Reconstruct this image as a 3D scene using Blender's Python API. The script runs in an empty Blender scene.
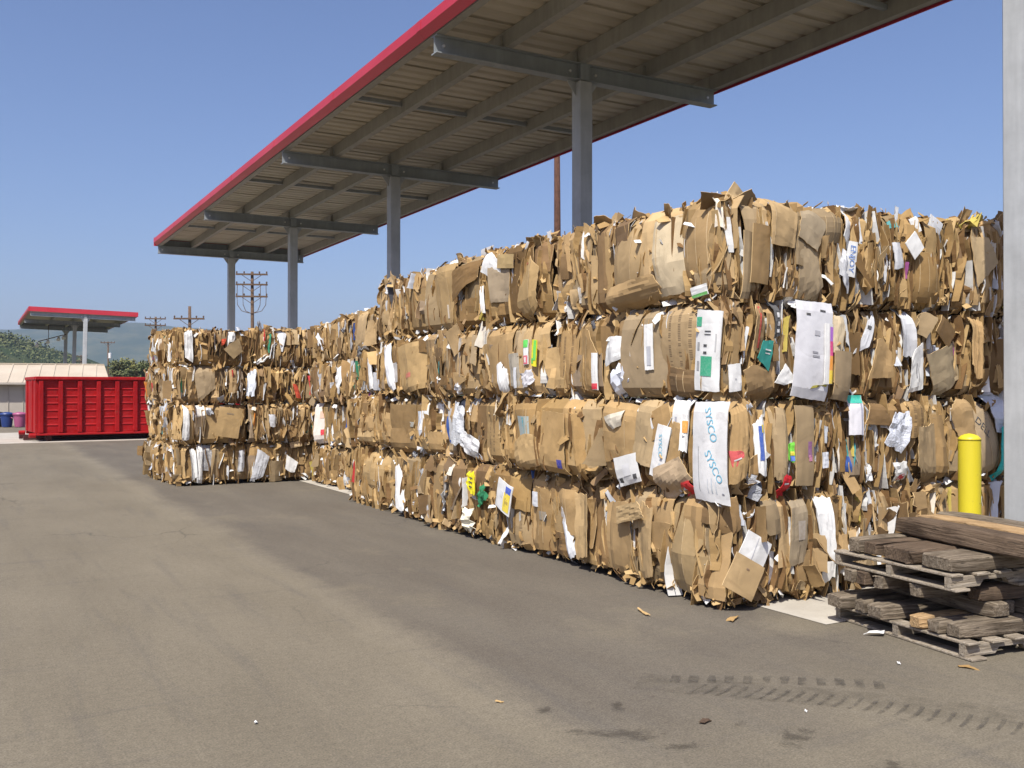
import bpy, bmesh, math, random
from mathutils import Vector, Matrix, Euler
R = math.radians
rnd = random.Random(11)
S = bpy.context.scene
COL = S.collection

# ------------------------------------------------------------------ camera, sky, sun, exposure
CAM_H = 1.6
YAW = 29.57                       # camera heading, degrees from +Y towards +X
cam_d = bpy.data.cameras.new('camera'); cam = bpy.data.objects.new('camera', cam_d); COL.objects.link(cam)
cam_d.sensor_width = 36.0; cam_d.lens = 957 / 1024 * 36.0
cam_d.clip_start = 0.05; cam_d.clip_end = 20000
cam.location = (0, 0, CAM_H); cam.rotation_euler = (R(90.36), 0, R(-YAW))
S.camera = cam

SUN_EL = 55.0
SUN_H = Vector((-0.75, -0.66, 0)).normalized()
SUN = Vector((SUN_H.x * math.cos(R(SUN_EL)), SUN_H.y * math.cos(R(SUN_EL)), math.sin(R(SUN_EL))))
W = bpy.data.worlds.new('World'); S.world = W; W.use_nodes = True
wn = W.node_tree; bg = wn.nodes['Background']
sky = wn.nodes.new('ShaderNodeTexSky'); sky.sky_type = 'NISHITA'; sky.sun_disc = False
sky.sun_elevation = R(SUN_EL); sky.sun_rotation = math.atan2(SUN_H.x, SUN_H.y)
sky.air_density = 1.0; sky.dust_density = 2.4; sky.ozone_density = 8.0; sky.altitude = 50
wm = wn.nodes.new('ShaderNodeMix'); wm.data_type = 'RGBA'; wm.blend_type = 'MULTIPLY'; wm.inputs[0].default_value = 1.0      # white balance of the sky
wm.inputs[7].default_value = (1.15, 0.99, 1.0, 1)
wn.links.new(sky.outputs[0], wm.inputs[6]); wn.links.new(wm.outputs[2], bg.inputs[0]); bg.inputs[1].default_value = 0.105
sd = bpy.data.lights.new('sun', 'SUN'); sd.energy = 4.6; sd.angle = R(0.53); sd.color = (1.0, 0.95, 0.86)
so = bpy.data.objects.new('sun', sd); COL.objects.link(so); so.location = SUN * 60
so.rotation_euler = SUN.to_track_quat('Z', 'Y').to_euler()
S.view_settings.view_transform = 'Standard'; S.view_settings.look = 'None'
S.view_settings.exposure = 0.5; S.view_settings.gamma = 1.0
S.view_settings.use_curve_mapping = False
S.render.engine = 'CYCLES'
S.cycles.use_denoising = True
S.cycles.max_bounces = 6; S.cycles.diffuse_bounces = 4; S.cycles.volume_bounces = 0
S.cycles.transparent_max_bounces = 6

# ------------------------------------------------------------------ helpers
def lin(r, g, b):
    f = lambda c: (c / 255 / 12.92) if c / 255 <= 0.04045 else ((c / 255 + 0.055) / 1.055) ** 2.4
    return (f(r), f(g), f(b))

def tag(o, label=None, cat=None, group=None, kind=None):
    if label: o['label'] = label
    if cat: o['category'] = cat
    if group: o['group'] = group
    if kind: o['kind'] = kind
    return o

def empty(name, loc=(0, 0, 0), rz=0.0):
    o = bpy.data.objects.new(name, None); COL.objects.link(o)
    o.location = loc; o.rotation_euler = (0, 0, rz); o.empty_display_size = 0.2
    return o

def link(name, me, parent=None, loc=(0, 0, 0), rot=None, scale=None, color=None):
    o = bpy.data.objects.new(name, me); COL.objects.link(o)
    if parent is not None: o.parent = parent
    o.location = loc
    if rot is not None: o.rotation_euler = rot
    if scale is not None: o.scale = scale
    if color is not None: o.color = (*color, 1)
    return o

class MB:
    """collects faces and links them as one mesh object"""
    def __init__(s): s.v = []; s.f = []; s.m = []
    def add(s, vs, fs, m=0):
        b = len(s.v); s.v += [tuple(p) for p in vs]; s.f += [tuple(b + i for i in q) for q in fs]; s.m += [m] * len(fs)
    def box(s, x0, x1, y0, y1, z0, z1, m=0):
        vs = [(x0, y0, z0), (x1, y0, z0), (x1, y1, z0), (x0, y1, z0), (x0, y0, z1), (x1, y0, z1), (x1, y1, z1), (x0, y1, z1)]
        s.add(vs, [(0, 3, 2, 1), (4, 5, 6, 7), (0, 1, 5, 4), (1, 2, 6, 5), (2, 3, 7, 6), (3, 0, 4, 7)], m)
    def obox(s, c, ax, ay, az, m=0):
        c = Vector(c); ax = Vector(ax); ay = Vector(ay); az = Vector(az)
        vs = [c + i * ax + j * ay + k * az for k in (-1, 1) for (i, j) in ((-1, -1), (1, -1), (1, 1), (-1, 1))]
        s.add(vs, [(0, 3, 2, 1), (4, 5, 6, 7), (0, 1, 5, 4), (1, 2, 6, 5), (2, 3, 7, 6), (3, 0, 4, 7)], m)
    def tube(s, pts, rad, n=8, m=0, cap=True):
        pts = [Vector(p) for p in pts]
        rad = rad if isinstance(rad, (list, tuple)) else [rad] * len(pts)
        vs = []
        for i, p in enumerate(pts):
            d = (pts[min(i + 1, len(pts) - 1)] - pts[max(i - 1, 0)]).normalized()
            a = d.orthogonal().normalized() if abs(d.z) < 0.99 else Vector((1, 0, 0))
            if abs(d.z) < 0.99: a = d.cross(Vector((0, 0, 1))).normalized()
            b = d.cross(a).normalized()
            for k in range(n):
                t = 2 * math.pi * k / n
                vs.append(p + rad[i] * (a * math.cos(t) + b * math.sin(t)))
        fs = []
        for i in range(len(pts) - 1):
            for k in range(n):
                fs.append((i * n + k, i * n + (k + 1) % n, (i + 1) * n + (k + 1) % n, (i + 1) * n + k))
        if cap:
            fs.append(tuple(range(n))[::-1]); fs.append(tuple((len(pts) - 1) * n + k for k in range(n)))
        s.add(vs, fs, m)
    def mesh(s, name, mats, sharp=None, smooth=False):
        me = bpy.data.meshes.new(name); me.from_pydata(s.v, [], s.f)
        for m in (mats if isinstance(mats, (list, tuple)) else [mats]): me.materials.append(m)
        me.polygons.foreach_set('material_index', s.m)
        if smooth or sharp is not None:
            me.polygons.foreach_set('use_smooth', [True] * len(me.polygons))
        me.update()
        bm = bmesh.new(); bm.from_mesh(me); bmesh.ops.recalc_face_normals(bm, faces=bm.faces); bm.to_mesh(me); bm.free()
        if sharp is not None: me.set_sharp_from_angle(angle=R(sharp))
        return me
    def build(s, name, mats, parent=None, loc=(0, 0, 0), rot=None, sharp=None, smooth=False, color=None, bevel=0):
        me = s.mesh(name, mats, None if bevel else sharp, smooth)
        if bevel:
            bm = bmesh.new(); bm.from_mesh(me)
            bmesh.ops.remove_doubles(bm, verts=bm.verts, dist=1e-6)
            es = [e for e in bm.edges if len(e.link_faces) == 2 and e.calc_face_angle(0) > 0.6]
            bmesh.ops.bevel(bm, geom=es, offset=bevel, segments=1, affect='EDGES', profile=0.5)
            bm.to_mesh(me); bm.free()
        return link(name, me, parent, loc, rot, color=color)

# ------------------------------------------------------------------ materials
def mat(name, rough=0.8, spec=0.3, metal=0.0):
    m = bpy.data.materials.new(name); m.use_nodes = True
    t = m.node_tree; b = t.nodes['Principled BSDF']
    b.inputs['Roughness'].default_value = rough; b.inputs['Metallic'].default_value = metal
    b.inputs['Specular IOR Level'].default_value = spec
    return m, t, b

def N(t, typ, **kw):
    n = t.nodes.new(typ)
    for k, v in kw.items(): setattr(n, k, v)
    return n

def noise(t, vec, scale, detail=3, rough=0.55, dist=0.0):
    n = N(t, 'ShaderNodeTexNoise'); n.inputs['Scale'].default_value = scale; n.inputs['Detail'].default_value = detail
    n.inputs['Roughness'].default_value = rough; n.inputs['Distortion'].default_value = dist
    if vec is not None: t.links.new(vec, n.inputs['Vector'])
    return n.outputs['Fac']

def ramp(t, fac, a, b, lo=0.0, hi=1.0):
    n = N(t, 'ShaderNodeMapRange', clamp=True); n.inputs[1].default_value = a; n.inputs[2].default_value = b
    n.inputs[3].default_value = lo; n.inputs[4].default_value = hi
    t.links.new(fac, n.inputs[0]); return n.outputs[0]

def mixc(t, fac, a, b, blend='MIX'):
    n = N(t, 'ShaderNodeMix', data_type='RGBA', blend_type=blend)
    for i, x in ((0, fac), (6, a), (7, b)):
        if hasattr(x, 'is_linked') or isinstance(x, bpy.types.NodeSocket): t.links.new(x, n.inputs[i])
        elif isinstance(x, (int, float)): n.inputs[i].default_value = x
        else: n.inputs[i].default_value = (*x, 1)
    return n.outputs[2]

def math_(t, op, a, b=None, c=None):
    n = N(t, 'ShaderNodeMath', operation=op)
    for i, x in enumerate((a, b, c)):
        if x is None: continue
        if isinstance(x, bpy.types.NodeSocket): t.links.new(x, n.inputs[i])
        else: n.inputs[i].default_value = x
    return n.outputs[0]

def mapping(t, vec, scale=(1, 1, 1), rot=(0, 0, 0), loc=(0, 0, 0)):
    n = N(t, 'ShaderNodeMapping'); n.inputs['Scale'].default_value = scale; n.inputs['Rotation'].default_value = rot; n.inputs['Location'].default_value = loc
    t.links.new(vec, n.inputs['Vector']); return n.outputs[0]

def bump(t, b, h, strength=0.4, dist=0.01):
    n = N(t, 'ShaderNodeBump'); n.inputs['Strength'].default_value = strength; n.inputs['Distance'].default_value = dist
    t.links.new(h, n.inputs['Height']); t.links.new(n.outputs[0], b.inputs['Normal'])

def pos(t): return N(t, 'ShaderNodeNewGeometry').outputs['Position']
def objc(t): return N(t, 'ShaderNodeTexCoord').outputs['Object']

def card_mat(name, color=None, printed=False, rough=0.85):
    m, t, b = mat(name, rough, 0.2)
    if color is None:
        oi = N(t, 'ShaderNodeObjectInfo'); c = oi.outputs['Color']
    else:
        c = N(t, 'ShaderNodeRGB'); c.outputs[0].default_value = (*color, 1); c = c.outputs[0]
    p = pos(t)
    k = ramp(t, noise(t, p, 9.0, 3), 0.3, 0.7, 0.90, 1.08)
    k2 = ramp(t, noise(t, p, 2.1, 2), 0.3, 0.7, 0.90, 1.08)
    kk = math_(t, 'MULTIPLY', k, k2)
    cc = N(t, 'ShaderNodeCombineXYZ'); [t.links.new(kk, cc.inputs[i]) for i in range(3)]
    col = mixc(t, 1.0, c, cc.outputs[0], 'MULTIPLY')
    # scuffs and damp stains with their own shape
    st = ramp(t, noise(t, p, 4.3, 5, 0.7, 1.0), 0.56, 0.74, 0.0, 0.55)
    col = mixc(t, st, col, mixc(t, 1.0, col, (0.62, 0.60, 0.58), 'MULTIPLY'))
    sc = ramp(t, noise(t, mapping(t, p, (18, 18, 40)), 1.0, 4, 0.7), 0.68, 0.76, 0.0, 0.25)
    col = mixc(t, sc, col, mixc(t, 0.5, col, (0.6, 0.52, 0.40)))
    if printed:
        g = N(t, 'ShaderNodeTexCoord').outputs['Object']
        sx = N(t, 'ShaderNodeSeparateXYZ'); t.links.new(g, sx.inputs[0])
        fx = math_(t, 'FRACT', math_(t, 'MULTIPLY', sx.outputs[0], 9.0))
        rows = math_(t, 'LESS_THAN', math_(t, 'ABSOLUTE', math_(t, 'SUBTRACT', fx, 0.5)), 0.13)
        sy = N(t, 'ShaderNodeMapping'); sy.inputs['Scale'].default_value = (9.0, 75, 0); t.links.new(g, sy.inputs['Vector'])
        wv = N(t, 'ShaderNodeTexWhiteNoise'); 
        sn = N(t, 'ShaderNodeVectorMath', operation='FLOOR'); t.links.new(sy.outputs[0], sn.inputs[0]); t.links.new(sn.outputs[0], wv.inputs['Vector'])
        sep2 = N(t, 'ShaderNodeSeparateXYZ'); t.links.new(sy.outputs[0], sep2.inputs[0])
        let = math_(t, 'MULTIPLY', math_(t, 'GREATER_THAN', wv.outputs['Value'], 0.22), math_(t, 'LESS_THAN', math_(t, 'FRACT', sep2.outputs[1]), 0.72))
        inx = math_(t, 'MULTIPLY', math_(t, 'LESS_THAN', math_(t, 'ABSOLUTE', math_(t, 'ADD', sx.outputs[0], -0.03)), 0.165),
                    math_(t, 'LESS_THAN', math_(t, 'ABSOLUTE', sx.outputs[1]), 0.22))
        msk = math_(t, 'MULTIPLY', math_(t, 'MULTIPLY', rows, let), math_(t, 'MULTIPLY', inx, 0.62))
        col = mixc(t, msk, col, (0.07, 0.05, 0.035))
    t.links.new(col, b.inputs['Base Color'])
    # long shallow dents and wrinkles of crushed board
    hgt = math_(t, 'ADD', math_(t, 'ABSOLUTE', math_(t, 'SUBTRACT', noise(t, p, 3.6, 2, 0.5, 0.8), 0.5)), math_(t, 'MULTIPLY', noise(t, p, 14.0, 2, 0.5), 0.10))
    bump(t, b, hgt, 0.3, 0.04)
    return m

M_CARD = card_mat('kraft_cardboard')
M_PRINT = card_mat('kraft_cardboard_with_print', printed=True)
M_PAPER = card_mat('coated_paper', rough=0.55)
M_EDGE = card_mat('raw_board_edge', (0.52, 0.37, 0.19))
KRAFTS = [(0.405, 0.262, 0.110), (0.345, 0.217, 0.086), (0.46, 0.312, 0.142), (0.275, 0.168, 0.066), (0.38, 0.243, 0.094), (0.325, 0.234, 0.124), (0.21, 0.126, 0.050), (0.425, 0.283, 0.122)]
M_K = [card_mat('kraft_scrap_light', (0.45, 0.31, 0.145)), card_mat('kraft_scrap_mid', (0.33, 0.215, 0.092)),
       card_mat('kraft_scrap_dark', (0.18, 0.105, 0.045)), card_mat('white_scrap', (0.64, 0.64, 0.62)), card_mat('grey_film_scrap', (0.36, 0.36, 0.36))]
M_CORE = card_mat('bale_core_cardboard_shaded', (0.13, 0.078, 0.036))  # kraft darkened: shade of the gaps between sheets put into the core colour
m, t, b = mat('thin_plastic_film', 0.3, 0.5); oi = N(t, 'ShaderNodeObjectInfo'); t.links.new(oi.outputs['Color'], b.inputs['Base Color'])
bump(t, b, noise(t, pos(t), 30, 4, 0.7), 0.8, 0.02); M_FILM = m
def ink(name, c, rough=0.6):
    m, t, b = mat(name, rough, 0.3); p = pos(t)
    col = mixc(t, ramp(t, noise(t, p, 60, 3), 0.4, 0.75, 0, 0.35), c, tuple(min(1, x * 0.6 + 0.3) for x in c))
    t.links.new(col, b.inputs['Base Color']); return m
INK = {}
def get_ink(c):
    if c not in INK: INK[c] = ink('printing_ink', c)
    return INK[c]

def steel(name, c, rough=0.5, metal=0.0, var=0.12, spec=0.4, streak=True):
    m, t, b = mat(name, rough, spec, metal); p = pos(t)
    k = ramp(t, noise(t, p, 3.0, 4, 0.65), 0.3, 0.7, 1 - var, 1 + var)
    k3 = ramp(t, noise(t, mapping(t, p, (14, 14, 1.2)), 1, 3), 0.35, 0.7, 1 - var * 0.7, 1 + var * 0.5) if streak else None
    if k3 is not None: k = math_(t, 'MULTIPLY', k, k3)
    cc = N(t, 'ShaderNodeCombineXYZ'); [t.links.new(k, cc.inputs[i]) for i in range(3)]
    t.links.new(mixc(t, 1.0, c, cc.outputs[0], 'MULTIPLY'), b.inputs['Base Color'])
    bump(t, b, noise(t, p, 25, 3), 0.12, 0.01)
    return m

M_GREY = steel('grey_painted_steel', (0.40, 0.415, 0.42), 0.5)
M_BEAM = steel('galvanised_beam_steel', (0.26, 0.285, 0.30), 0.5)
M_PURLIN = steel('dull_purlin_steel', (0.30, 0.295, 0.265), 0.6)
M_BOLT = steel('bright_bolt_steel', (0.7, 0.7, 0.7), 0.35, 0.4)
m, t, b = mat('red_painted_trim', 0.42, 0.45); p = pos(t)
c = mixc(t, ramp(t, noise(t, mapping(t, p, (0.6, 0.6, 3)), 1.0, 4, 0.6), 0.35, 0.7), (0.44, 0.022, 0.040), (0.51, 0.040, 0.060))
c = mixc(t, ramp(t, noise(t, mapping(t, p, (6, 6, 0.8)), 1.0, 4, 0.65), 0.56, 0.75, 0, 0.4), c, (0.30, 0.035, 0.04))
t.links.new(c, b.inputs['Base Color']); bump(t, b, noise(t, mapping(t, p, (1, 1.2, 3)), 1.0, 3), 0.15, 0.02); M_REDTRIM = m
m, t, b = mat('yellow_bollard_paint', 0.45, 0.45); p = pos(t)
c = mixc(t, ramp(t, noise(t, mapping(t, p, (9, 9, 1.6)), 1.0, 4, 0.6), 0.35, 0.7), (0.66, 0.56, 0.025), (0.57, 0.48, 0.03))
c = mixc(t, ramp(t, noise(t, mapping(t, p, (12, 12, 34)), 1.0, 4, 0.7), 0.66, 0.72, 0, 0.8), c, (0.30, 0.24, 0.06))
t.links.new(c, b.inputs['Base Color']); bump(t, b, noise(t, p, 30, 3), 0.1, 0.005); M_YEL = m
# galvanised deck, brownish, with faint dirt
m, t, b = mat('ribbed_roof_deck', 0.6, 0.3); p = pos(t)
c = mixc(t, ramp(t, noise(t, mapping(t, p, (0.8, 3.0, 1)), 1.0, 4, 0.6), 0.3, 0.7), (0.42, 0.385, 0.305), (0.53, 0.49, 0.40))
c = mixc(t, ramp(t, noise(t, mapping(t, p, (0.5, 9.0, 1)), 1.0, 3, 0.6), 0.52, 0.72, 0, 0.45), c, (0.33, 0.29, 0.22))
t.links.new(c, b.inputs['Base Color']); M_DECK = m
# dumpster red: faded, scraped and rusty
m, t, b = mat('scraped_red_paint', 0.55, 0.2); p = pos(t)
c = mixc(t, ramp(t, noise(t, p, 1.6, 4), 0.35, 0.7), (0.28, 0.005, 0.007), (0.36, 0.010, 0.011))
c = mixc(t, ramp(t, noise(t, mapping(t, p, (9, 9, 1.5)), 1, 4, 0.65), 0.55, 0.75, 0, 0.4), c, (0.22, 0.008, 0.012))
c = mixc(t, ramp(t, noise(t, p, 7, 5, 0.75), 0.62, 0.70, 0, 0.75), c, (0.16, 0.06, 0.04))
c = mixc(t, ramp(t, noise(t, mapping(t, p, (3, 3, 14), loc=(3, 1, 0)), 1.0, 5, 0.75), 0.66, 0.72, 0, 0.7), c, (0.40, 0.20, 0.18))
t.links.new(c, b.inputs['Base Color']); bump(t, b, noise(t, p, 2.4, 3), 0.5, 0.08); M_RED = m 
m, t, b = mat('dark_rust', 0.9, 0.2); t.links.new(mixc(t, noise(t, pos(t), 8, 4), (0.03, 0.012, 0.012), (0.09, 0.03, 0.025)), b.inputs['Base Color']); M_DARK = m

def wood_mat(name, a, bb, grain=(3, 60, 60)):
    m, t, b = mat(name, 0.85, 0.2); o = objc(t); oi = N(t, 'ShaderNodeObjectInfo')
    ad = N(t, 'ShaderNodeVectorMath', operation='ADD'); t.links.new(o, ad.inputs[0])
    sc = N(t, 'ShaderNodeVectorMath', operation='SCALE'); cmb = N(t, 'ShaderNodeCombineXYZ')
    for i in range(3): t.links.new(oi.outputs['Random'], cmb.inputs[i])
    t.links.new(cmb.outputs[0], sc.inputs[0]); sc.inputs['Scale'].default_value = 37.0
    t.links.new(sc.outputs[0], ad.inputs[1]); v = ad.outputs[0]
    g = noise(t, mapping(t, v, grain), 1.0, 5, 0.65, 0.6)
    c = mixc(t, ramp(t, g, 0.38, 0.62), a, bb)
    c = mixc(t, ramp(t, noise(t, v, 5, 4, 0.6), 0.5, 0.7, 0, 0.6), c, tuple(x * 0.5 for x in a))
    c = mixc(t, ramp(t, noise(t, mapping(t, v, (grain[0] * 2, grain[1], grain[2])), 1.4, 3, 0.7), 0.60, 0.66, 0, 0.85), c, (0.03, 0.024, 0.018))
    t.links.new(c, b.inputs['Base Color']); bump(t, b, g, 0.9, 0.016); return m
M_WOOD = wood_mat('weathered_grey_timber', (0.105, 0.080, 0.055), (0.25, 0.205, 0.15))
M_WOODB = wood_mat('dark_brown_timber', (0.085, 0.058, 0.038), (0.16, 0.115, 0.078))
M_WOODO = wood_mat('orange_fresh_timber', (0.33, 0.21, 0.10), (0.47, 0.32, 0.17))
M_WOODP = wood_mat('pale_pallet_board', (0.25, 0.205, 0.15), (0.38, 0.33, 0.26))
M_POLE = wood_mat('utility_pole_wood', (0.09, 0.055, 0.035), (0.17, 0.11, 0.07), (40, 40, 2))
M_RUST = wood_mat('reddish_pole_wood', (0.06, 0.03, 0.02), (0.115, 0.056, 0.036), (40, 40, 2))
M_CERAM = steel('white_ceramic', (0.7, 0.7, 0.7), 0.3, 0, 0.03)

# ------------------------------------------------------------------ ground, yard, slab, hills
def sheet_obj(name, pts, z, m, kind='structure', label=None):
    mb = MB(); mb.add([(x, y, z) for x, y in pts], [tuple(range(len(pts)))]); o = mb.build(name, m); tag(o, label, None, None, kind); return o

m, t, b = mat('dry_ground', 0.95, 0.1); p = pos(t)
c = mixc(t, ramp(t, noise(t, p, 0.03, 5), 0.35, 0.65), (0.16, 0.14, 0.085), (0.09, 0.10, 0.05)); t.links.new(c, b.inputs['Base Color']); M_GROUND = m

m, t, b = mat('dusty_asphalt', 0.9, 0.25); p = pos(t)
sx = N(t, 'ShaderNodeSeparateXYZ'); t.links.new(p, sx.inputs[0]); X, Y = sx.outputs[0], sx.outputs[1]
wob = noise(t, mapping(t, p, (1.2, 0.5, 1)), 1.0, 5, 0.6)
wob2 = noise(t, p, 7.0, 4, 0.65)
xw = math_(t, 'ADD', X, math_(t, 'ADD', math_(t, 'MULTIPLY', math_(t, 'SUBTRACT', wob, 0.5), 0.5), math_(t, 'MULTIPLY', math_(t, 'SUBTRACT', wob2, 0.5), 0.3)))
dusty = ramp(t, xw, 2.28, 2.62, 1.0, 0.0)
# sandy wash over the near part of the yard (towards the camera)
near = ramp(t, math_(t, 'ADD', Y, math_(t, 'ADD', math_(t, 'MULTIPLY', math_(t, 'SUBTRACT', wob, 0.5), 2.6), math_(t, 'MULTIPLY', X, -0.32))), 1.9, 3.1, 0.9, 0.0)
patch = ramp(t, noise(t, mapping(t, p, (0.9, 0.9, 1), loc=(3.1, 7.7, 0)), 1.0, 4, 0.6), 0.58, 0.72, 0.0, 0.75)
dv = N(t, 'ShaderNodeVectorMath', operation='DISTANCE'); t.links.new(mapping(t, p, (1.0, 1.6, 0), rot=(0, 0, 0.5)), dv.inputs[0]); dv.inputs[1].default_value = (0.85, 9.06, 0)
spill = ramp(t, math_(t, 'ADD', dv.outputs['Value'], math_(t, 'MULTIPLY', math_(t, 'SUBTRACT', wob2, 0.5), 0.5)), 0.25, 0.6, 0.85, 0.0)     # sandy spill in the open
dusty = math_(t, 'MAXIMUM', dusty, spill)
dusty = math_(t, 'MAXIMUM', dusty, math_(t, 'MAXIMUM', near, patch))
ridge = math_(t, 'MULTIPLY', ramp(t, math_(t, 'ABSOLUTE', math_(t, 'SUBTRACT', xw, 2.40)), 0.0, 0.30, 1.0, 0.0), ramp(t, noise(t, p, 0.9, 4), 0.3, 0.6))
dark = mixc(t, ramp(t, noise(t, mapping(t, p, (1.6, 0.45, 1)), 1.0, 5, 0.6), 0.35, 0.68), (0.108, 0.093, 0.073), (0.134, 0.117, 0.091))
dust = mixc(t, ramp(t, noise(t, mapping(t, p, (0.9, 0.35, 1)), 1.0, 5, 0.62), 0.34, 0.68), (0.142, 0.122, 0.088), (0.178, 0.154, 0.112))
c = mixc(t, dusty, dark, dust)
c = mixc(t, math_(t, 'MULTIPLY', ridge, 0.42), c, (0.23, 0.20, 0.145))
# long faint tyre smears and scuffs
sm = ramp(t, noise(t, mapping(t, p, (5.0, 0.5, 1), rot=(0, 0, 0.35)), 1.0, 4, 0.6), 0.54, 0.75, 0.0, 0.38)
c = mixc(t, sm, c, (0.09, 0.083, 0.074))
sm2 = ramp(t, noise(t, mapping(t, p, (0.7, 6.0, 1), rot=(0, 0, 0.5)), 1.0, 4, 0.6), 0.58, 0.76, 0.0, 0.32)
c = mixc(t, sm2, c, (0.085, 0.078, 0.07))
# oily spots
oil = ramp(t, noise(t, p, 2.4, 4, 0.6, 0.4), 0.69, 0.745, 0.0, 0.75)
oil = math_(t, 'MULTIPLY', oil, ramp(t, Y, 7.0, 4.5, 0.0, 1.0))
c = mixc(t, oil, c, (0.055, 0.048, 0.04))
# hairline cracks
vc = N(t, 'ShaderNodeTexVoronoi', feature='DISTANCE_TO_EDGE'); vc.inputs['Scale'].default_value = 0.33
wv_ = N(t, 'ShaderNodeVectorMath', operation='ADD'); wn2 = N(t, 'ShaderNodeTexNoise'); wn2.inputs['Scale'].default_value = 1.1; wn2.inputs['Detail'].default_value = 5
t.links.new(p, wn2.inputs['Vector']); t.links.new(p, wv_.inputs[0]); t.links.new(wn2.outputs['Color'], wv_.inputs[1]); t.links.new(wv_.outputs[0], vc.inputs['Vector'])
ck = math_(t, 'MULTIPLY', ramp(t, vc.outputs['Distance'], 0.0015, 0.005, 1.0, 0.0), ramp(t, noise(t, p, 0.5, 3), 0.5, 0.6, 0.0, 0.5))
c = mixc(t, ck, c, (0.06, 0.054, 0.045))
# aggregate speckle
sp = ramp(t, noise(t, p, 95, 2, 0.7), 0.3, 0.7, 0.70, 1.30)
sp2 = ramp(t, noise(t, p, 22, 5, 0.8), 0.3, 0.7, 0.84, 1.16)
sp = math_(t, 'MULTIPLY', sp, sp2)
cc = N(t, 'ShaderNodeCombineXYZ'); [t.links.new(sp, cc.inputs[i]) for i in range(3)]
c = mixc(t, 1.0, c, cc.outputs[0], 'MULTIPLY')
t.links.new(c, b.inputs['Base Color']); bump(t, b, noise(t, p, 140, 3, 0.7), 0.35, 0.006); M_ASPH = m

m, t, b = mat('pale_concrete', 0.9, 0.2); p = pos(t)
c = mixc(t, ramp(t, noise(t, p, 2.2, 5, 0.6), 0.3, 0.7), (0.34, 0.31, 0.26), (0.46, 0.43, 0.37))
c = mixc(t, ramp(t, noise(t, p, 40, 3), 0.55, 0.75, 0, 0.3), c, (0.24, 0.22, 0.19))
t.links.new(c, b.inputs['Base Color']); bump(t, b, noise(t, p, 90, 3), 0.2, 0.005); M_CONC = m

sheet_obj('ground', [(-4100, -140), (5100, -140), (5100, 4200), (-4100, 4200)], -0.01, M_GROUND, label='dry open ground around the yard')
sheet_obj('asphalt_yard', [(-45, -14), (30, -14), (30, 62), (-45, 62)], 0.0, M_ASPH, label='dusty sunlit asphalt yard in front of the bales')
sheet_obj('concrete_pad', [(5.08, 4.62), (9.6, 4.62), (9.6, 31), (5.05, 31)], 0.004, M_CONC, label='pale concrete strip under the bales and canopy')

def heightfield(name, x0, x1, y0, y1, nx, ny, f, m, label):
    mb = MB(); vs = []; fs = []
    for j in range(ny + 1):
        for i in range(nx + 1):
            x = x0 + (x1 - x0) * i / nx; y = y0 + (y1 - y0) * j / ny; vs.append((x, y, f(x, y)))
    for j in range(ny):
        for i in range(nx):
            a = j * (nx + 1) + i; fs.append((a, a + 1, a + nx + 2, a + nx + 1))
    mb.add(vs, fs); o = mb.build(name, m, smooth=True); tag(o, label, None, None, 'structure'); return o

def wave(x, y, k, seed):
    return (math.sin(x * k + seed) * math.cos(y * k * 1.3 + seed * 2.1) + 0.5 * math.sin(x * k * 2.3 + y * k * 1.9 + seed * 3.3) + 0.3 * math.sin(x * k * 4.7 - y * k * 4.1 + seed))

m, t, b = mat('scrub_hillside', 0.95, 0.1); p = pos(t)
c = mixc(t, ramp(t, noise(t, p, 0.012, 6, 0.65), 0.4, 0.6), (0.030, 0.045, 0.020), (0.075, 0.08, 0.038))
c = mixc(t, ramp(t, noise(t, p, 0.06, 4, 0.6), 0.45, 0.65), c, (0.035, 0.052, 0.022)); t.links.new(c, b.inputs['Base Color']); M_HILL = m

FW = Vector((math.sin(R(YAW)), math.cos(R(YAW)), 0)); RT = Vector((math.cos(R(YAW)), -math.sin(R(YAW)), 0))
def polar(px, z):                # a place in the world at a bearing and a depth (used for the far country only)
    return FW * z + RT * ((px - 512) / 957 * z)

def ridge_hill(name, zc, half, prof, m, label, rough, step):
    """a long hill whose crest runs across the view; prof gives the crest height along it"""
    n = int((prof[-1][0] - prof[0][0]) / step); rows = 16
    vs = []; fs = []
    def crest(u):
        for (a, ha), (bb, hb) in zip(prof, prof[1:]):
            if a <= u <= bb:
                k = (u - a) / (bb - a); k = k * k * (3 - 2 * k); return ha + (hb - ha) * k
        return prof[-1][1]
    for j in range(rows + 1):
        s = j / rows * 2 - 1
        for i in range(n + 1):
            u = prof[0][0] + i * step
            q = FW * (zc + s * half) + RT * u
            h = crest(u) * max(0.0, math.cos(s * math.pi / 2)) ** 0.8
            h += rough * wave(q.x, q.y, 2.2 / (half), 1.7) * (1 - abs(s)) * 0.7
            vs.append((q.x, q.y, max(-2, h) - (2 if abs(s) == 1 else 0)))
    for j in range(rows):
        for i in range(n):
            a = j * (n + 1) + i; fs.append((a, a + 1, a + n + 2, a + n + 1))
    mb = MB(); mb.add(vs, fs); o = mb.build(name, m, smooth=True); tag(o, label, None, None, 'structure'); return o

ridge_hill('far_hill', 2300, 700, [(-3800, 150), (-2600, 150), (-1500, 143), (-1150, 140), (-980, 150), (-870, 158), (-760, 150), (-500, 130), (0, 110), (700, 90), (2000, 60), (3500, 60)], M_HILL, 'hazy blue wooded ridge beyond the yard', 6, 24)
ridge_hill('near_hill', 330, 90, [(-420, 28), (-260, 24), (-176, 19.5), (-165, 17.0), (-155, 13.0), (-148, 8.5), (-135, 4.0), (-110, 2.0), (0, 0.5), (100, 0.3)], M_HILL, 'scrubby green hill behind the tan shed', 0.8, 3)

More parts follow.
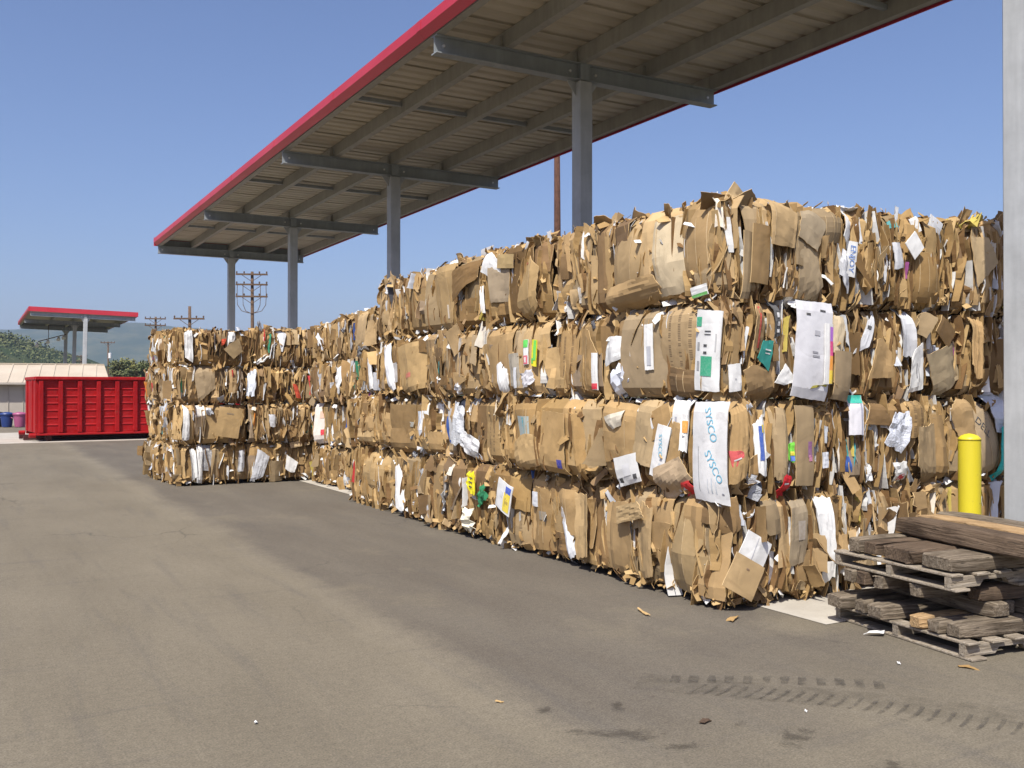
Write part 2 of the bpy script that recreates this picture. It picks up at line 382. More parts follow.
# vegetation: leaf clumps
m, t, b = mat('scrub_leaves', 0.8, 0.2); p = pos(t)
oi = N(t, 'ShaderNodeObjectInfo')
c = mixc(t, ramp(t, noise(t, p, 0.35, 4, 0.6), 0.35, 0.65), (0.060, 0.082, 0.030), (0.145, 0.145, 0.060))
c = mixc(t, ramp(t, noise(t, p, 2.2, 3), 0.4, 0.65, 0, 0.6), c, (0.085, 0.105, 0.042)); t.links.new(c, b.inputs['Base Color']); M_LEAF = m
m, t, b = mat('yellow_green_leaves', 0.8, 0.2); p = pos(t)
c = mixc(t, ramp(t, noise(t, p, 1.1, 4), 0.35, 0.65), (0.14, 0.14, 0.04), (0.22, 0.21, 0.07)); t.links.new(c, b.inputs['Base Color']); M_LEAFY = m

def leaf_clump(mb, c, r, n, size, g):
    for _ in range(n):
        d = Vector((g.gauss(0, 1), g.gauss(0, 1), g.gauss(0, 0.8))).normalized() * (g.random() ** 0.4)
        p = Vector(c) + Vector((d.x * r[0], d.y * r[1], d.z * r[2]))
        a = Vector((g.gauss(0, 1), g.gauss(0, 1), g.gauss(0, 1))).normalized(); bb = a.orthogonal().normalized()
        s = size * g.uniform(0.6, 1.4)
        mb.add([p - a * s, p + bb * s * 0.7, p + a * s, p - bb * s * 0.7], [(0, 1, 2, 3)])

g = random.Random(5)
mb = MB()
for i in range(620):
    px = g.uniform(-60, 92); z = g.uniform(252, 345)
    top = 340 + max(0, (px + 10)) * 0.36
    u = (px - 512) / 957 * z
    q = polar(px, z)
    k = max(0.0, math.cos((z - 330) / 90 * math.pi / 2))
    hh = max(0, (19.5 if u < -176 else max(0.0, 19.5 - (u + 176) * 0.42))) * k ** 0.8
    r = g.uniform(1.0, 2.4)
    leaf_clump(mb, (q.x, q.y, hh + r * 0.4), (r * 1.3, r * 1.3, r), 44, 0.42, g)
tag(mb.build('hillside_scrub', M_LEAF), 'dense green scrub covering the near hill', None, None, 'stuff')

def tree(px, z, h, rad, mt, label, seed, lobes=9):
    g = random.Random(seed); q = polar(px, z)
    o = empty('tree', (q.x, q.y, 0)); tag(o, label, 'tree', 'trees behind the red container')
    mb = MB(); mb.tube([(0, 0, -0.1), (0.05, 0, h * 0.3), (0.1, 0.05, h * 0.55), (0, 0.1, h * 0.8)], [0.2, 0.15, 0.1, 0.04], 7)
    for k in range(5):
        an = k * 1.3; mb.tube([(0.05, 0, h * (0.28 + 0.08 * k)), (math.cos(an) * rad * 0.6, math.sin(an) * rad * 0.6, h * (0.45 + 0.09 * k))], [0.08, 0.03], 5)
    mb.build('trunk', M_POLE, o)
    mb = MB()
    for k in range(lobes):
        an = g.uniform(0, 6.28); rr = rad * g.uniform(0.1, 0.75)
        c = (math.cos(an) * rr, math.sin(an) * rr, h * g.uniform(0.42, 0.84)); s = g.uniform(0.32, 0.5) * rad
        leaf_clump(mb, c, (s, s, s * 0.9), 210, 0.15, g)
    mb.build('crown', mt, o)
tree(116, 118, 5.9, 1.8, M_LEAF, 'dark green tree just right of the tan shed roof', 1)
tree(128, 128, 6.9, 2.5, M_LEAFY, 'yellow green rounded tree above the middle of the red container', 2, 12)
tree(141, 112, 5.3, 1.7, M_LEAF, 'dark green tree rising beside the stacked bales', 3)
tree(149, 135, 6.2, 2.0, M_LEAF, 'bushy green tree partly hidden behind the bale stack edge', 4)

# ------------------------------------------------------------------ tan shed
m, t, b = mat('tan_metal_roof', 0.5, 0.4); p = pos(t)
c = mixc(t, ramp(t, noise(t, p, 0.9, 4), 0.3, 0.7), (0.42, 0.355, 0.27), (0.50, 0.43, 0.335)); t.links.new(c, b.inputs['Base Color']); M_TANR = m
m, t, b = mat('tan_metal_wall', 0.6, 0.3); p = pos(t)
c = mixc(t, ramp(t, noise(t, p, 0.9, 4), 0.3, 0.7), (0.36, 0.32, 0.27), (0.44, 0.40, 0.34)); t.links.new(c, b.inputs['Base Color']); M_TANW = m
q = polar(110.0, 45.0)
shed = empty('tan_shed', (q.x, q.y, 0), R(-7)); tag(shed, 'low tan metal shed with ribbed roof behind the red container', 'shed')
ze, zr = 1.95, 2.86; x0, x1 = -17.0, 0.0
for i in range(28):                         # wall panels with raised seams
    a = x0 + (x1 - x0) * i / 28; bb = x0 + (x1 - x0) * (i + 1) / 28
    mb = MB(); mb.box(a + 0.012, bb - 0.012, 0.0, 0.05, 0.0, ze - 0.04); mb.box(a - 0.012, a + 0.012, -0.035, 0.05, 0.0, ze - 0.04)
    mb.build('wall_panel', M_TANW, shed)
    mb = MB(); HX = -0.28
    def rp(x, s, lift): return (min(x, HX * s if x > HX else x), -0.35 + s * 3.05, ze - 0.02 + s * (zr - ze) + lift)
    for (xa, xb_, l) in ((a, bb - 0.05, 0.0), (bb - 0.05, bb, 0.03)):
        mb.add([rp(xa, 0, l), rp(xb_, 0, l), rp(xb_, 1, l), rp(xa, 1, l), rp(xa, 0, l - 0.06), rp(xb_, 0, l - 0.06), rp(xb_, 1, l - 0.06), rp(xa, 1, l - 0.06)],
               [(0, 1, 2, 3), (7, 6, 5, 4), (0, 4, 5, 1), (1, 5, 6, 2), (2, 6, 7, 3), (3, 7, 4, 0)])
    mb.build('roof_panel', M_TANR, shed)
mb = MB(); mb.box(-0.05, 0.0, 0.06, 5.5, 0, ze - 0.06); mb.build('end_wall', M_TANW, shed)
mb = MB(); mb.add([(0.02, -0.33, ze - 0.02), (0.02, 5.7, ze - 0.02), (HX, 2.7, zr - 0.02), (0.02, -0.33, ze - 0.08), (0.02, 5.7, ze - 0.08), (HX, 2.7, zr - 0.08)], [(0, 1, 2), (5, 4, 3), (0, 3, 4, 1), (1, 4, 5, 2), (2, 5, 3, 0)])
mb.build('hip_roof', M_TANR, shed)
mb = MB(); mb.box(x0, 0.0, -0.43, -0.36, ze - 0.10, ze - 0.01); mb.build('gutter', M_TANW, shed)
mb = MB(); mb.box(x0, HX, 2.62, 2.82, zr - 0.02, zr + 0.03); mb.build('ridge_cap', M_TANR, shed)
mb = MB(); mb.add([(x0, 2.74, zr), (HX, 2.74, zr), (0, 5.7, ze), (x0, 5.7, ze), (x0, 2.74, zr - .05), (HX, 2.74, zr - .05), (0, 5.7, ze - .05), (x0, 5.7, ze - .05)], [(0, 1, 2, 3), (7, 6, 5, 4), (0, 4, 5, 1), (1, 5, 6, 2), (2, 6, 7, 3), (3, 7, 4, 0)])
mb.build('back_roof', M_TANR, shed)

# bins in front of the shed
def bin_(px, z, c, label, h=0.66, w=0.27):
    q = polar(px, z); o = empty('plastic_bin', (q.x, q.y, 0.0), R(-20)); tag(o, label, 'bin', 'plastic bins in front of the shed')
    mt = steel('bin_plastic', c, 0.45, 0, 0.08)
    mb = MB(); n = 14; vs = []; fs = []
    prof = [(w * 0.72, 0.02), (w * 0.78, 0.1), (w * 0.95, h * 0.78), (w * 1.06, h * 0.8), (w * 1.06, h * 0.86)]
    for r_, z_ in prof:
        for k in range(n):
            a = 2 * math.pi * k / n; vs.append((r_ * math.cos(a), r_ * math.sin(a), z_))
    for i in range(len(prof) - 1):
        for k in range(n): fs.append((i * n + k, i * n + (k + 1) % n, (i + 1) * n + (k + 1) % n, (i + 1) * n + k))
    fs.append(tuple(range(n))[::-1]); fs.append(tuple((len(prof) - 1) * n + k for k in range(n)))
    mb.add(vs, fs); mb.build('bin_body', mt, o, sharp=40)
    mb = MB(); mb.tube([(0, 0, h * 0.865), (0, 0, h * 0.93), (0, 0, h)], [w * 1.1, w * 1.0, w * 0.3], 14); mb.build('lid', mt, o, sharp=40)
    for s in (-1, 1):
        mb = MB(); mb.tube([(s * w * 0.98, -0.08, h * 0.6), (s * w * 1.2, -0.08, h * 0.64), (s * w * 1.2, 0.08, h * 0.64), (s * w * 0.98, 0.08, h * 0.6)], 0.018, 6); mb.build('handle', mt, o)
bin_(-1, 41.4, (0.012, 0.012, 0.015), 'black plastic bin at the edge beside the blue bin')
bin_(7, 41.0, (0.02, 0.045, 0.17), 'blue plastic bin standing in front of the tan shed')
bin_(20, 41.0, (0.33, 0.085, 0.18), 'pink plastic bin standing between blue bin and red container')

# ------------------------------------------------------------------ red roll-off container on its slab
q = polar(36.5, 29.6)
box = empty('red_container', (q.x, q.y, 0), R(4.0)); tag(box, 'large red ribbed steel roll-off container on a concrete slab', 'container')
L, D, Z0, Z1 = 6.4, 2.4, 0.25, 2.02
mb = MB(); mb.box(0.03, L - 0.03, 0.0, 0.05, Z0, Z1 - 0.1); mb.build('front_wall', M_RED, box)
mb = MB(); mb.box(0.03, L - 0.03, D - 0.05, D, Z0, Z1 - 0.1); mb.build('rear_wall', M_RED, box)
mb = MB(); mb.box(L - 0.05, L, 0.06, D - 0.06, Z0, Z1 - 0.1); mb.build('end_wall', M_RED, box)
mb = MB(); mb.box(0.04, L - 0.06, 0.06, D - 0.06, Z0, Z0 + 0.06); mb.build('floor', M_DARK, box)
for k in range(2):
    dr = MB(); a = 0.04 + k * (D / 2 - 0.02); bb = a + D / 2 - 0.06
    dr.box(-0.03, 0.025, a, bb, Z0 + 0.02, Z1 - 0.1)
    d = dr.build('door', M_RED, box)
    for j in range(1):
        mb = MB(); mb.box(-0.07, -0.032, a + 0.5, a + 0.58, Z0 + 0.04, Z1 - 0.12); mb.build('door_rib', M_RED, d)
for i in range(12):                          # upright ribs
    x = 0.06 + i * 0.555
    if x > L - 0.1: break
    mb = MB(); mb.box(x, x + 0.13, -0.10, -0.001, Z0 + 0.02, Z1 - 0.13); mb.build('upright_rib', M_RED, box, bevel=0.012)
    if x + 0.555 < L:
        for k in range(6):
            z = Z0 + 0.25 + k * 0.225
            mb = MB(); xa, xb = x + 0.134, x + 0.551
            mb.add([(xa, -0.001, z + 0.045), (xa, -0.020, z + 0.004), (xa, -0.001, z - 0.004), (xb, -0.001, z + 0.045), (xb, -0.020, z + 0.004), (xb, -0.001, z - 0.004)], [(0, 1, 2), (5, 4, 3), (0, 3, 4, 1), (1, 4, 5, 2), (2, 5, 3, 0)])
            mb.build('pressed_ridge', M_RED, box)
for (ya, yb) in ((-0.12, 0.06), (D - 0.06, D + 0.12)):
    mb = MB(); mb.box(-0.04, L + 0.04, ya, yb, Z1 - 0.1, Z1); mb.build('top_rail', M_RED, box, bevel=0.015)
mb = MB(); mb.box(-0.06, 0.06, 0.063, D - 0.063, Z1 - 0.1, Z1 - 0.002); mb.build('top_rail', M_RED, box, bevel=0.015)
mb = MB(); mb.box(L - 0.06, L + 0.04, 0.063, D - 0.063, Z1 - 0.1, Z1 - 0.002); mb.build('top_rail', M_RED, box, bevel=0.015)
mb = MB(); mb.box(-0.06, L + 0.06, -0.12, 0.04, Z0 - 0.06, Z0 - 0.001); mb.build('bottom_rail', M_RED, box, bevel=0.012)
mb = MB(); mb.box(0.0, L, D - 0.04, D + 0.1, Z0 - 0.09, Z0 - 0.001); mb.build('bottom_rail', M_RED, box, bevel=0.012)
for y in (0.55, D - 0.75):
    mb = MB(); mb.box(-0.28, L, y, y + 0.2, 0.03, Z0 - 0.092); mb.build('skid', M_DARK, box)
for i, x in enumerate((0.35, L - 0.5)):
    for y in (0.02, D - 0.2):
        mb = MB(); mb.tube([(x, y, 0.105), (x, y + 0.18, 0.105)], 0.10, 14); mb.build('roller', M_DARK, box, sharp=40)
for s in (-0.1, D + 0.04):
    mb = MB(); mb.tube([(-0.22, s, 0.2), (-0.03, s, 0.2)], 0.07, 10); mb.build('hinge_hook', M_RED, box, sharp=40)
a = box.matrix_basis; bx = Matrix.Translation(box.location) @ Matrix.Rotation(R(4.0), 4, 'Z')
sheet_obj('concrete_slab', [tuple((bx @ Vector(p))[:2]) for p in ((-16, -0.75, 0), (9, -0.75, 0), (9, 7.4, 0), (-16, 7.4, 0))], 0.004, M_CONC, label='pale concrete slab under the red container')

# ------------------------------------------------------------------ canopies
def ibeam(mb, p0, p1, dep, wid, tf=0.014, tw=0.012):
    """I section from p0 to p1 (centre of bottom flange)"""
    p0 = Vector(p0); p1 = Vector(p1); d = (p1 - p0); l = d.length; d.normalize(); s = d.cross(Vector((0, 0, 1))).normalized(); u = Vector((0, 0, 1))
    c = (p0 + p1) / 2
    mb.obox(c + u * tf / 2, d * l / 2, s * wid / 2, u * tf / 2)
    mb.obox(c + u * (dep - tf / 2), d * l / 2, s * wid / 2, u * tf / 2)
    mb.obox(c + u * dep / 2, d * l / 2, s * tw / 2, u * (dep / 2 - tf))

def deck_panel(y0, y1, x0, x1, pitch=0.25, dep=0.032):
    mb = MB(); ys = []
    n = int(round((y1 - y0) / pitch))
    for i in range(n):
        a = y0 + (y1 - y0) * i / n; q = (y1 - y0) / n
        ys += [(a, 0), (a + q * 0.55, 0), (a + q * 0.68, dep), (a + q * 0.87, dep)]
    ys.append((y1, 0))
    vs = []
    for (y, h) in ys:
        for x in (x0, x1): vs += [(x, y, h), (x, y, h + 0.012)]
    fs = []
    for i in range(len(ys) - 1):
        a = i * 4; c = a + 4
        fs += [(a, c, c + 2, a + 2), (a + 1, a + 3, c + 3, c + 1), (a, a + 1, c + 1, c), (a + 2, c + 2, c + 3, a + 3)]
    fs += [(0, 2, 3, 1), (len(vs) - 4, len(vs) - 3, len(vs) - 1, len(vs) - 2)]
    mb.add(vs, fs); return mb

def canopy(label, xc, ycols, loc, hl=2.24, hr=2.38, zb=5.65, rot=0, tilt=0.0, panel=1.0):
    root = empty('canopy', loc, rot); tag(root, label, 'canopy', 'open steel canopies with red edge trim')
    root.rotation_euler = (0, tilt, rot)
    y0, y1 = ycols[0] - 0.12, ycols[-1] + 0.12
    for y in ycols:
        cmb = MB(); cmb.box(xc - 0.1, xc + 0.1, y - 0.1, y + 0.1, 0.0, zb - 0.012)
        col = cmb.build('column', M_GREY, root, bevel=0.012)
        mb = MB(); mb.box(xc - 0.19, xc + 0.19, y - 0.19, y + 0.19, 0.006, 0.026); mb.build('base_plate', M_GREY, col)
        mb = MB()
        for sx_ in (-1, 1):
            mb.add([(xc + sx_ * 0.1, y - 0.006, zb - 0.012), (xc + sx_ * 0.24, y - 0.006, zb - 0.012), (xc + sx_ * 0.1, y - 0.006, zb - 0.2),
                    (xc + sx_ * 0.1, y + 0.006, zb - 0.012), (xc + sx_ * 0.24, y + 0.006, zb - 0.012), (xc + sx_ * 0.1, y + 0.006, zb - 0.2)],
                   [(0, 1, 2), (5, 4, 3), (0, 3, 4, 1), (1, 4, 5, 2), (2, 5, 3, 0)])
        mb.build('gusset', M_GREY, col)
        mb = MB(); ibeam(mb, (xc - hl + 0.10, y, zb), (xc + hr - 0.12, y, zb), 0.225, 0.15)
        bm_ = mb.build('cross_beam', M_BEAM, root)
        for dx in (-hl + 0.22, -0.2, 0.2, hr - 0.25):
            mb = MB(); mb.tube([(xc + dx, y - 0.03, zb + 0.11), (xc + dx, y - 0.007, zb + 0.11)], 0.018, 8); mb.build('bolt', M_BOLT, bm_)
        mb = MB(); mb.box(xc - 0.07, xc + 0.07, y - 0.076, y - 0.0065, zb + 0.015, zb + 0.21); mb.build('stiffener', M_BEAM, bm_)
    zp = zb + 0.228
    pur = [xc + d for d in (-hl + 0.10, -1.2, -0.08, 1.03, hr - 0.20)]
    for x in pur:                               # C purlins along the roof, one length per bay
        for a, bb in zip(ycols, ycols[1:]):
            ya, yb = (y0 if a == ycols[0] else a + 0.003), (y1 if bb == ycols[-1] else bb - 0.003)
            mb = MB(); mb.box(x, x + 0.01, ya, yb, zp, zp + 0.2); mb.box(x + 0.0101, x + 0.105, ya, yb, zp, zp + 0.008); mb.box(x + 0.0101, x + 0.105, ya, yb, zp + 0.192, zp + 0.2)
            mb.box(x + 0.0975, x + 0.105, ya, yb, zp + 0.0081, zp + 0.03)
            mb.build('purlin', M_PURLIN, root)
    for y in ycols[1:-1]:
        for x in pur[1:-1]:
            mb = MB(); mb.box(x - 0.05, x - 0.003, y - 0.02, y + 0.05, zp + 0.002, zp + 0.15); mb.build('purlin_clip', M_PURLIN, root)
    for a, bb in zip(ycols, ycols[1:]):
        for k in (0.5,):
            y = a + (bb - a) * k; mb = MB(); [mb.box(xa_ + 0.108, xb_ - 0.003, y - 0.03, y + 0.03, zp + 0.1, zp + 0.16) for xa_, xb_ in zip(pur, pur[1:])]; 0 and mb.box(0, 0, y - 0.03, y + 0.03, zp + 0.1, zp + 0.16); mb.build('sag_strap', M_BEAM, root)
    zd = zp + 0.203
    n = int(round((y1 - y0) / panel))
    for i in range(n):
        ya = y0 + (y1 - y0) * i / n ; yb = y0 + (y1 - y0) * (i + 1) / n + (0.03 if i < n - 1 else 0)
        link('roof_panel', deck_panel(0, yb - ya, xc - hl + 0.03, xc + hr - 0.03).mesh('roof_panel', M_DECK), root, (0, ya, zd + 0.0025 * (i % 2)))
    for sgn in (-1, 1):
        x = xc + (hr if sgn > 0 else -hl)
        nseg = max(3, int((y1 - y0) / 3))
        for i in range(nseg):
            ya = y0 - 0.05 + (y1 - y0 + 0.1) * i / nseg + (0.001 if i else 0); yb = y0 - 0.05 + (y1 - y0 + 0.1) * (i + 1) / nseg - 0.001
            mb = MB(); xa, xb = (x - 0.03, x) if sgn < 0 else (x, x + 0.03)
            e = -1 if sgn < 0 else 1           # folded trim: an upright face, then a lip sloping in underneath
            pr = [(x, zd + 0.02), (x, zp + 0.10), (x - e * 0.075, zp + (0.005 if e < 0 else -0.035)), (x - e * 0.085, zp + (0.011 if e < 0 else -0.029)), (x - e * 0.012, zp + 0.105), (x - e * 0.012, zd + 0.02)]
            mb.add([(px_, ya, pz_) for px_, pz_ in pr] + [(px_, yb, pz_) for px_, pz_ in pr], [(0, 1, 4, 5), (1, 2, 3, 4), (11, 10, 7, 6), (10, 9, 8, 7)] + [(k, k + 6, (k + 1) % 6 + 6, (k + 1) % 6) for k in range(6)])
            fa = mb.build('fascia', M_REDTRIM, root)
            if i:
                mb = MB(); xo = (x - 0.0045, x - 0.0005) if sgn < 0 else (x + 0.0005, x + 0.0045); mb.box(xo[0], xo[1], ya - 0.06, ya + 0.06, zp + 0.103, zd + 0.019); mb.build('joint_cover', M_REDTRIM, fa)
    for y in (y0, y1):
        mb = MB(); s_ = -1 if y == y0 else 1
        ya, yb = (y - 0.03, y - 0.002) if s_ < 0 else (y + 0.002, y + 0.03)
        mb.box(xc - hl + 0.002, xc + hr - 0.002, ya, yb, zp + 0.005, zd + 0.048); mb.build('fascia', M_REDTRIM, root)
        mb = MB(); yc_ = y + (0.02 if s_ < 0 else -0.02); mb.box(xc - hl + 0.08, xc + hr - 0.135, yc_ - 0.006, yc_ + 0.006, zp + 0.012, zp + 0.19); mb.build('end_channel', M_BEAM, root)
    return root
canopy('long open steel canopy with red edge trim rising over the near bales', 7.0, [4.43, 10.47, 16.89, 23.4, 29.82], (0, 0, 0))
far = canopy('small distant steel canopy with red edge behind the red container', 0.0, [0.15, 6.15, 12.1], (5.3, 55.6, 0), hl=2.75, hr=2.62, zb=5.42, tilt=R(1.2))

# floodlights hung by the far canopy
fl = empty('floodlight_bracket', (4.4, 66.0, 4.6)); tag(fl, 'cluster of small white floodlights hanging under the distant canopy', 'floodlight')
mb = MB(); mb.tube([(-0.7, 0, 0), (0.9, 0, 0.5)], 0.03, 6); mb.tube([(-0.1, 0, 0.2), (-0.1, 0, 1.25)], 0.018, 6); mb.build('bracket', M_POLE, fl)
for k, (dx, dz) in enumerate(((-0.75, -0.2), (-0.15, 0.02), (0.45, 0.2), (0.75, 0.3))):
    mb = MB(); mb.tube([(dx, 0, dz + 0.15), (dx, -0.05, dz + 0.1), (dx - 0.02, -0.25, dz - 0.05), (dx - 0.02, -0.28, dz - 0.08)], [0.04, 0.06, 0.12, 0.12], 10); mb.build('lamp', M_CERAM, fl, sharp=40)

# ------------------------------------------------------------------ utility poles
def pole(px, z, h, arms, label, rad=0.15, mt=None, arm_rot=0.0, loops=False, can=False, seed=0):
    q = polar(px, z); o = empty('utility_pole', (q.x, q.y, 0), R(-YAW) + arm_rot); tag(o, label, 'utility pole', 'utility poles beyond the bales')
    mb = MB(); mb.tube([(0, 0, -0.2), (0.03, 0, h * 0.5), (0, 0, h)], [rad * 1.15, rad, rad * 0.8], 10); mb.build('pole', mt or M_POLE, o, smooth=True)
    for (dz, w) in arms:
        za = h - dz
        mb = MB(); mb.box(-w / 2, w / 2, -rad - 0.13, -rad - 0.01, za - 0.07, za + 0.07); arm = mb.build('crossarm', M_POLE, o)
        for k in range(4):
            x = (-0.47, -0.24, 0.24, 0.47)[k] * w
            mb = MB(); mb.tube([(x, -rad - 0.07, za + 0.072), (x, -rad - 0.07, za + 0.14), (x, -rad - 0.07, za + 0.2), (x, -rad - 0.07, za + 0.26)], [0.03, 0.06, 0.075, 0.03], 8); mb.build('insulator', M_POLE, arm)
        for s in (-1, 1):
            mb = MB(); mb.tube([(s * w * 0.3, -rad - 0.07, za - 0.071), (0, -rad - 0.04, za - 0.6)], 0.025, 5); mb.build('brace', M_POLE, arm)
    if loops:
        for s in (-1, 1):
            for x in (0.45, 0.27):
                w = arms[0][1] * x * s; z1 = h - arms[1][0]; z2 = h - arms[2][0]
                mb = MB(); mb.tube([(w, -0.25, z1), (w * 1.02, -0.25, z2), (w * 0.98, -0.25, z2 - 0.7), (w * 0.7, -0.22, z2 - 1.2), (w * 0.3, -0.2, z2 - 1.35), (0, -0.17, z2 - 1.4)], 0.028, 5); mb.build('jumper_wire', M_POLE, o)
    if can:
        mb = MB(); mb.tube([(0.34, -0.1, h - 3.0), (0.34, -0.1, h - 2.95), (0.34, -0.1, h - 2.05), (0.34, -0.1, h - 2.0)], [0.2, 0.26, 0.26, 0.1], 12); mb.build('transformer', M_CERAM, o, sharp=40)
pole(155.5, 115, 10.4, [(0.25, 2.4), (1.05, 2.4)], 'wooden utility pole with two crossarms left of the bale stack top', can=False, arm_rot=0.2)
pole(189.5, 80, 8.6, [(1.05, 2.5)], 'short utility pole with one crossarm above the far bales', arm_rot=0.1)
pole(252, 80, 11.5, [(0.25, 2.6), (1.1, 2.6), (2.1, 2.6)], 'tall utility pole with three crossarms between the canopy columns', loops=True, arm_rot=0.1)
pole(108, 170, 10.2, [(0.2, 2.4)], 'distant utility pole with a white transformer beside the shed roof', can=True, arm_rot=0.15)
pole(81, 240, 10.4, [(0.3, 3.2), (1.5, 3.2)], 'distant utility pole partly behind the small canopy column', arm_rot=0.1)
pole(557, 44, 13.6, [(0.4, 2.4)], 'thick reddish brown utility pole behind the near bales', rad=0.17, mt=M_RUST, arm_rot=0.3)

# ------------------------------------------------------------------ bollard
bo = empty('bollard', (7.005, 4.885, 0.0)); tag(bo, 'round yellow steel bollard standing behind the timber pile', 'bollard')
mb = MB(); mb.tube([(0, 0, 0.0), (0, 0, 1.195)], 0.086, 28); mb.build('post', M_YEL, bo, sharp=40)
mb = MB(); mb.tube([(0, 0, 1.196), (0, 0, 1.212), (0, 0, 1.232), (0, 0, 1.245), (0, 0, 1.25)], [0.088, 0.085, 0.066, 0.035, 0.01], 28); mb.build('domed_cap', M_YEL, bo, smooth=True)

# ------------------------------------------------------------------ timber pile
def timber(label, base, rz, x0, x1, yc, w, h, z, mt, tilt=0.0, seed=0, group='old timbers in the pile', along='x', chew=0.012):
    """a weathered beam, its section rounded and its ends broken; base is the pile's corner"""
    g = random.Random(seed + 77); n = 12; seg = 9
    o_ang = 0.0 if along == 'x' else math.pi / 2
    sec = []
    for k in range(n):
        a = 2 * math.pi * (k + 0.5) / n
        cx_, sy_ = math.cos(a), math.sin(a); q = 0.20
        sec.append((math.copysign(abs(cx_) ** q, cx_) * w / 2, math.copysign(abs(sy_) ** q, sy_) * h / 2))
    L = x1 - x0; vs = []; fs = []
    jit = [(g.uniform(-1, 1), g.uniform(-1, 1)) for _ in range(n)]
    for i in range(seg + 1):
        s = i / seg; e = 1 - 0.12 * (abs(2 * s - 1) ** 8)
        for k, (a, bb) in enumerate(sec):
            jx = g.uniform(-chew, chew) * (1.2 if i in (0, seg) else 0)
            vs.append((-L / 2 + L * s + jx, a * e + jit[k][0] * 0.004 + g.uniform(-0.003, 0.003), bb * e * (1 if bb < 0 else 1) + jit[k][1] * 0.003 + g.uniform(-0.002, 0.002)))
    for i in range(seg):
        for k in range(n): fs.append((i * n + k, i * n + (k + 1) % n, (i + 1) * n + (k + 1) % n, (i + 1) * n + k))
    for (ring0, sg) in ((0, -1), (seg * n, 1)):        # sawn or broken end: an inset ring, then a nearly flat face
        c0 = len(vs); ex = sum(vs[ring0 + k][0] for k in range(n)) / n
        for k in range(n): v_ = vs[ring0 + k]; vs.append((v_[0] * 0.3 + ex * 0.7 + sg * 0.012 + g.uniform(-0.25, 0.25) * chew, v_[1] * 0.86, v_[2] * 0.86))
        for k in range(n): fs.append((ring0 + k, ring0 + (k + 1) % n, c0 + (k + 1) % n, c0 + k) if sg > 0 else (ring0 + (k + 1) % n, ring0 + k, c0 + k, c0 + (k + 1) % n))
        fs.append(tuple(c0 + k for k in (range(n) if sg > 0 else reversed(range(n)))))
    mb = MB(); mb.add(vs, fs)
    mid = (x0 + x1) / 2
    loc = (mid, yc) if along == 'x' else (yc, mid)
    Mr = Matrix.Rotation(rz, 4, 'Z'); p = Mr @ Vector((loc[0], loc[1], 0))
    o = mb.build('timber', mt, None, (base[0] + p.x, base[1] + p.y, z + h / 2), None, sharp=38)
    o.rotation_euler = (Euler((0, 0, rz + o_ang)).to_matrix() @ Euler((g.uniform(-0.01, 0.01), tilt, 0)).to_matrix()).to_euler()
    tag(o, label, 'timber', group); return o

def pallet(label, base, rz, wx, wy, z, st_h, mt, seed):
    g = random.Random(seed)
    o = empty('pallet', (base[0], base[1], z), rz); tag(o, label, 'pallet', 'wooden pallets in the timber pile')
    bt = 0.017
    for k in range(3):
        y = (wy - 0.045) * k / 2
        mb = MB()
        hx = [(0, 0.22), (0.22, 0.45), (0.45, wx - 0.45), (wx - 0.45, wx - 0.22), (wx - 0.22, wx)]
        z0, z1 = bt + 0.001, bt + st_h
        prof = [(0.0, z0), (0.24, z0), (0.27, z0 + 0.036), (0.46, z0 + 0.036), (0.49, z0), (wx - 0.49, z0), (wx - 0.46, z0 + 0.036), (wx - 0.27, z0 + 0.036), (wx - 0.24, z0), (wx, z0), (wx, z1), (0, z1)]
        n = len(prof)
        mb.add([(x, y, zz) for x, zz in prof] + [(x, y + 0.045, zz) for x, zz in prof],
               [tuple(range(n)), tuple(range(n, 2 * n))[::-1]] + [(i, (i + 1) % n, n + (i + 1) % n, n + i) for i in range(n)])
        mb.build('stringer', mt, o)
    xs = [0.0, 0.19, 0.37, 0.555, 0.74, 0.92, 1.1]
    for i, x in enumerate(xs):
        w = g.choice((0.095, 0.11, 0.13))
        mb = MB(); ym = g.uniform(0.0, 0.03); mb.box(0, w, -0.012 - ym, wy + g.uniform(0, 0.02), 0, bt)
        mb.build('deck_board', mt, o, (min(x, wx - w), 0, bt + st_h + 0.001), (g.uniform(-0.004, 0.004), g.uniform(-0.01, 0.01), g.uniform(-0.012, 0.012)), bevel=0.004)
    for x in (0.0, 0.53, wx - 0.12):
        mb = MB(); mb.box(0, 0.12, -0.03 - g.uniform(0, 0.03), wy + 0.01, 0, bt); mb.build('base_board', mt, o, (x, 0, 0.0), (0, 0, g.uniform(-0.01, 0.01)), bevel=0.004)
    return o
PB = (5.13, 3.61); PR = R(-8)
pallet('lower wooden pallet lying on the asphalt beneath the timber pile', PB, PR, 1.2, 1.12, 0.002, 0.068, M_WOODP, 1)
pallet('upper pale wooden pallet held between two layers of old timber', (5.15, 3.72), R(-7), 1.2, 1.0, 0.384, 0.066, M_WOODP, 2)
zA = 0.107
timber('long grey timber on the near edge of the lower pallet', PB, PR, 0.03, 0.98, 0.105, 0.12, 0.088, zA, M_WOOD, seed=1)
timber('grey timber lying just behind the nearest timber of the lower pallet', PB, PR, 0.0, 0.8, 0.235, 0.11, 0.085, zA, M_WOOD, seed=2)
timber('yellow stained timber end in the middle of the lower pallet', PB, PR, -0.01, 0.7, 0.37, 0.10, 0.08, zA, M_WOODO, seed=3)
timber('broad grey timber protruding over the middle edge of the lower pallet', PB, PR, -0.06, 0.6, 0.67, 0.15, 0.088, zA, M_WOOD, seed=4)
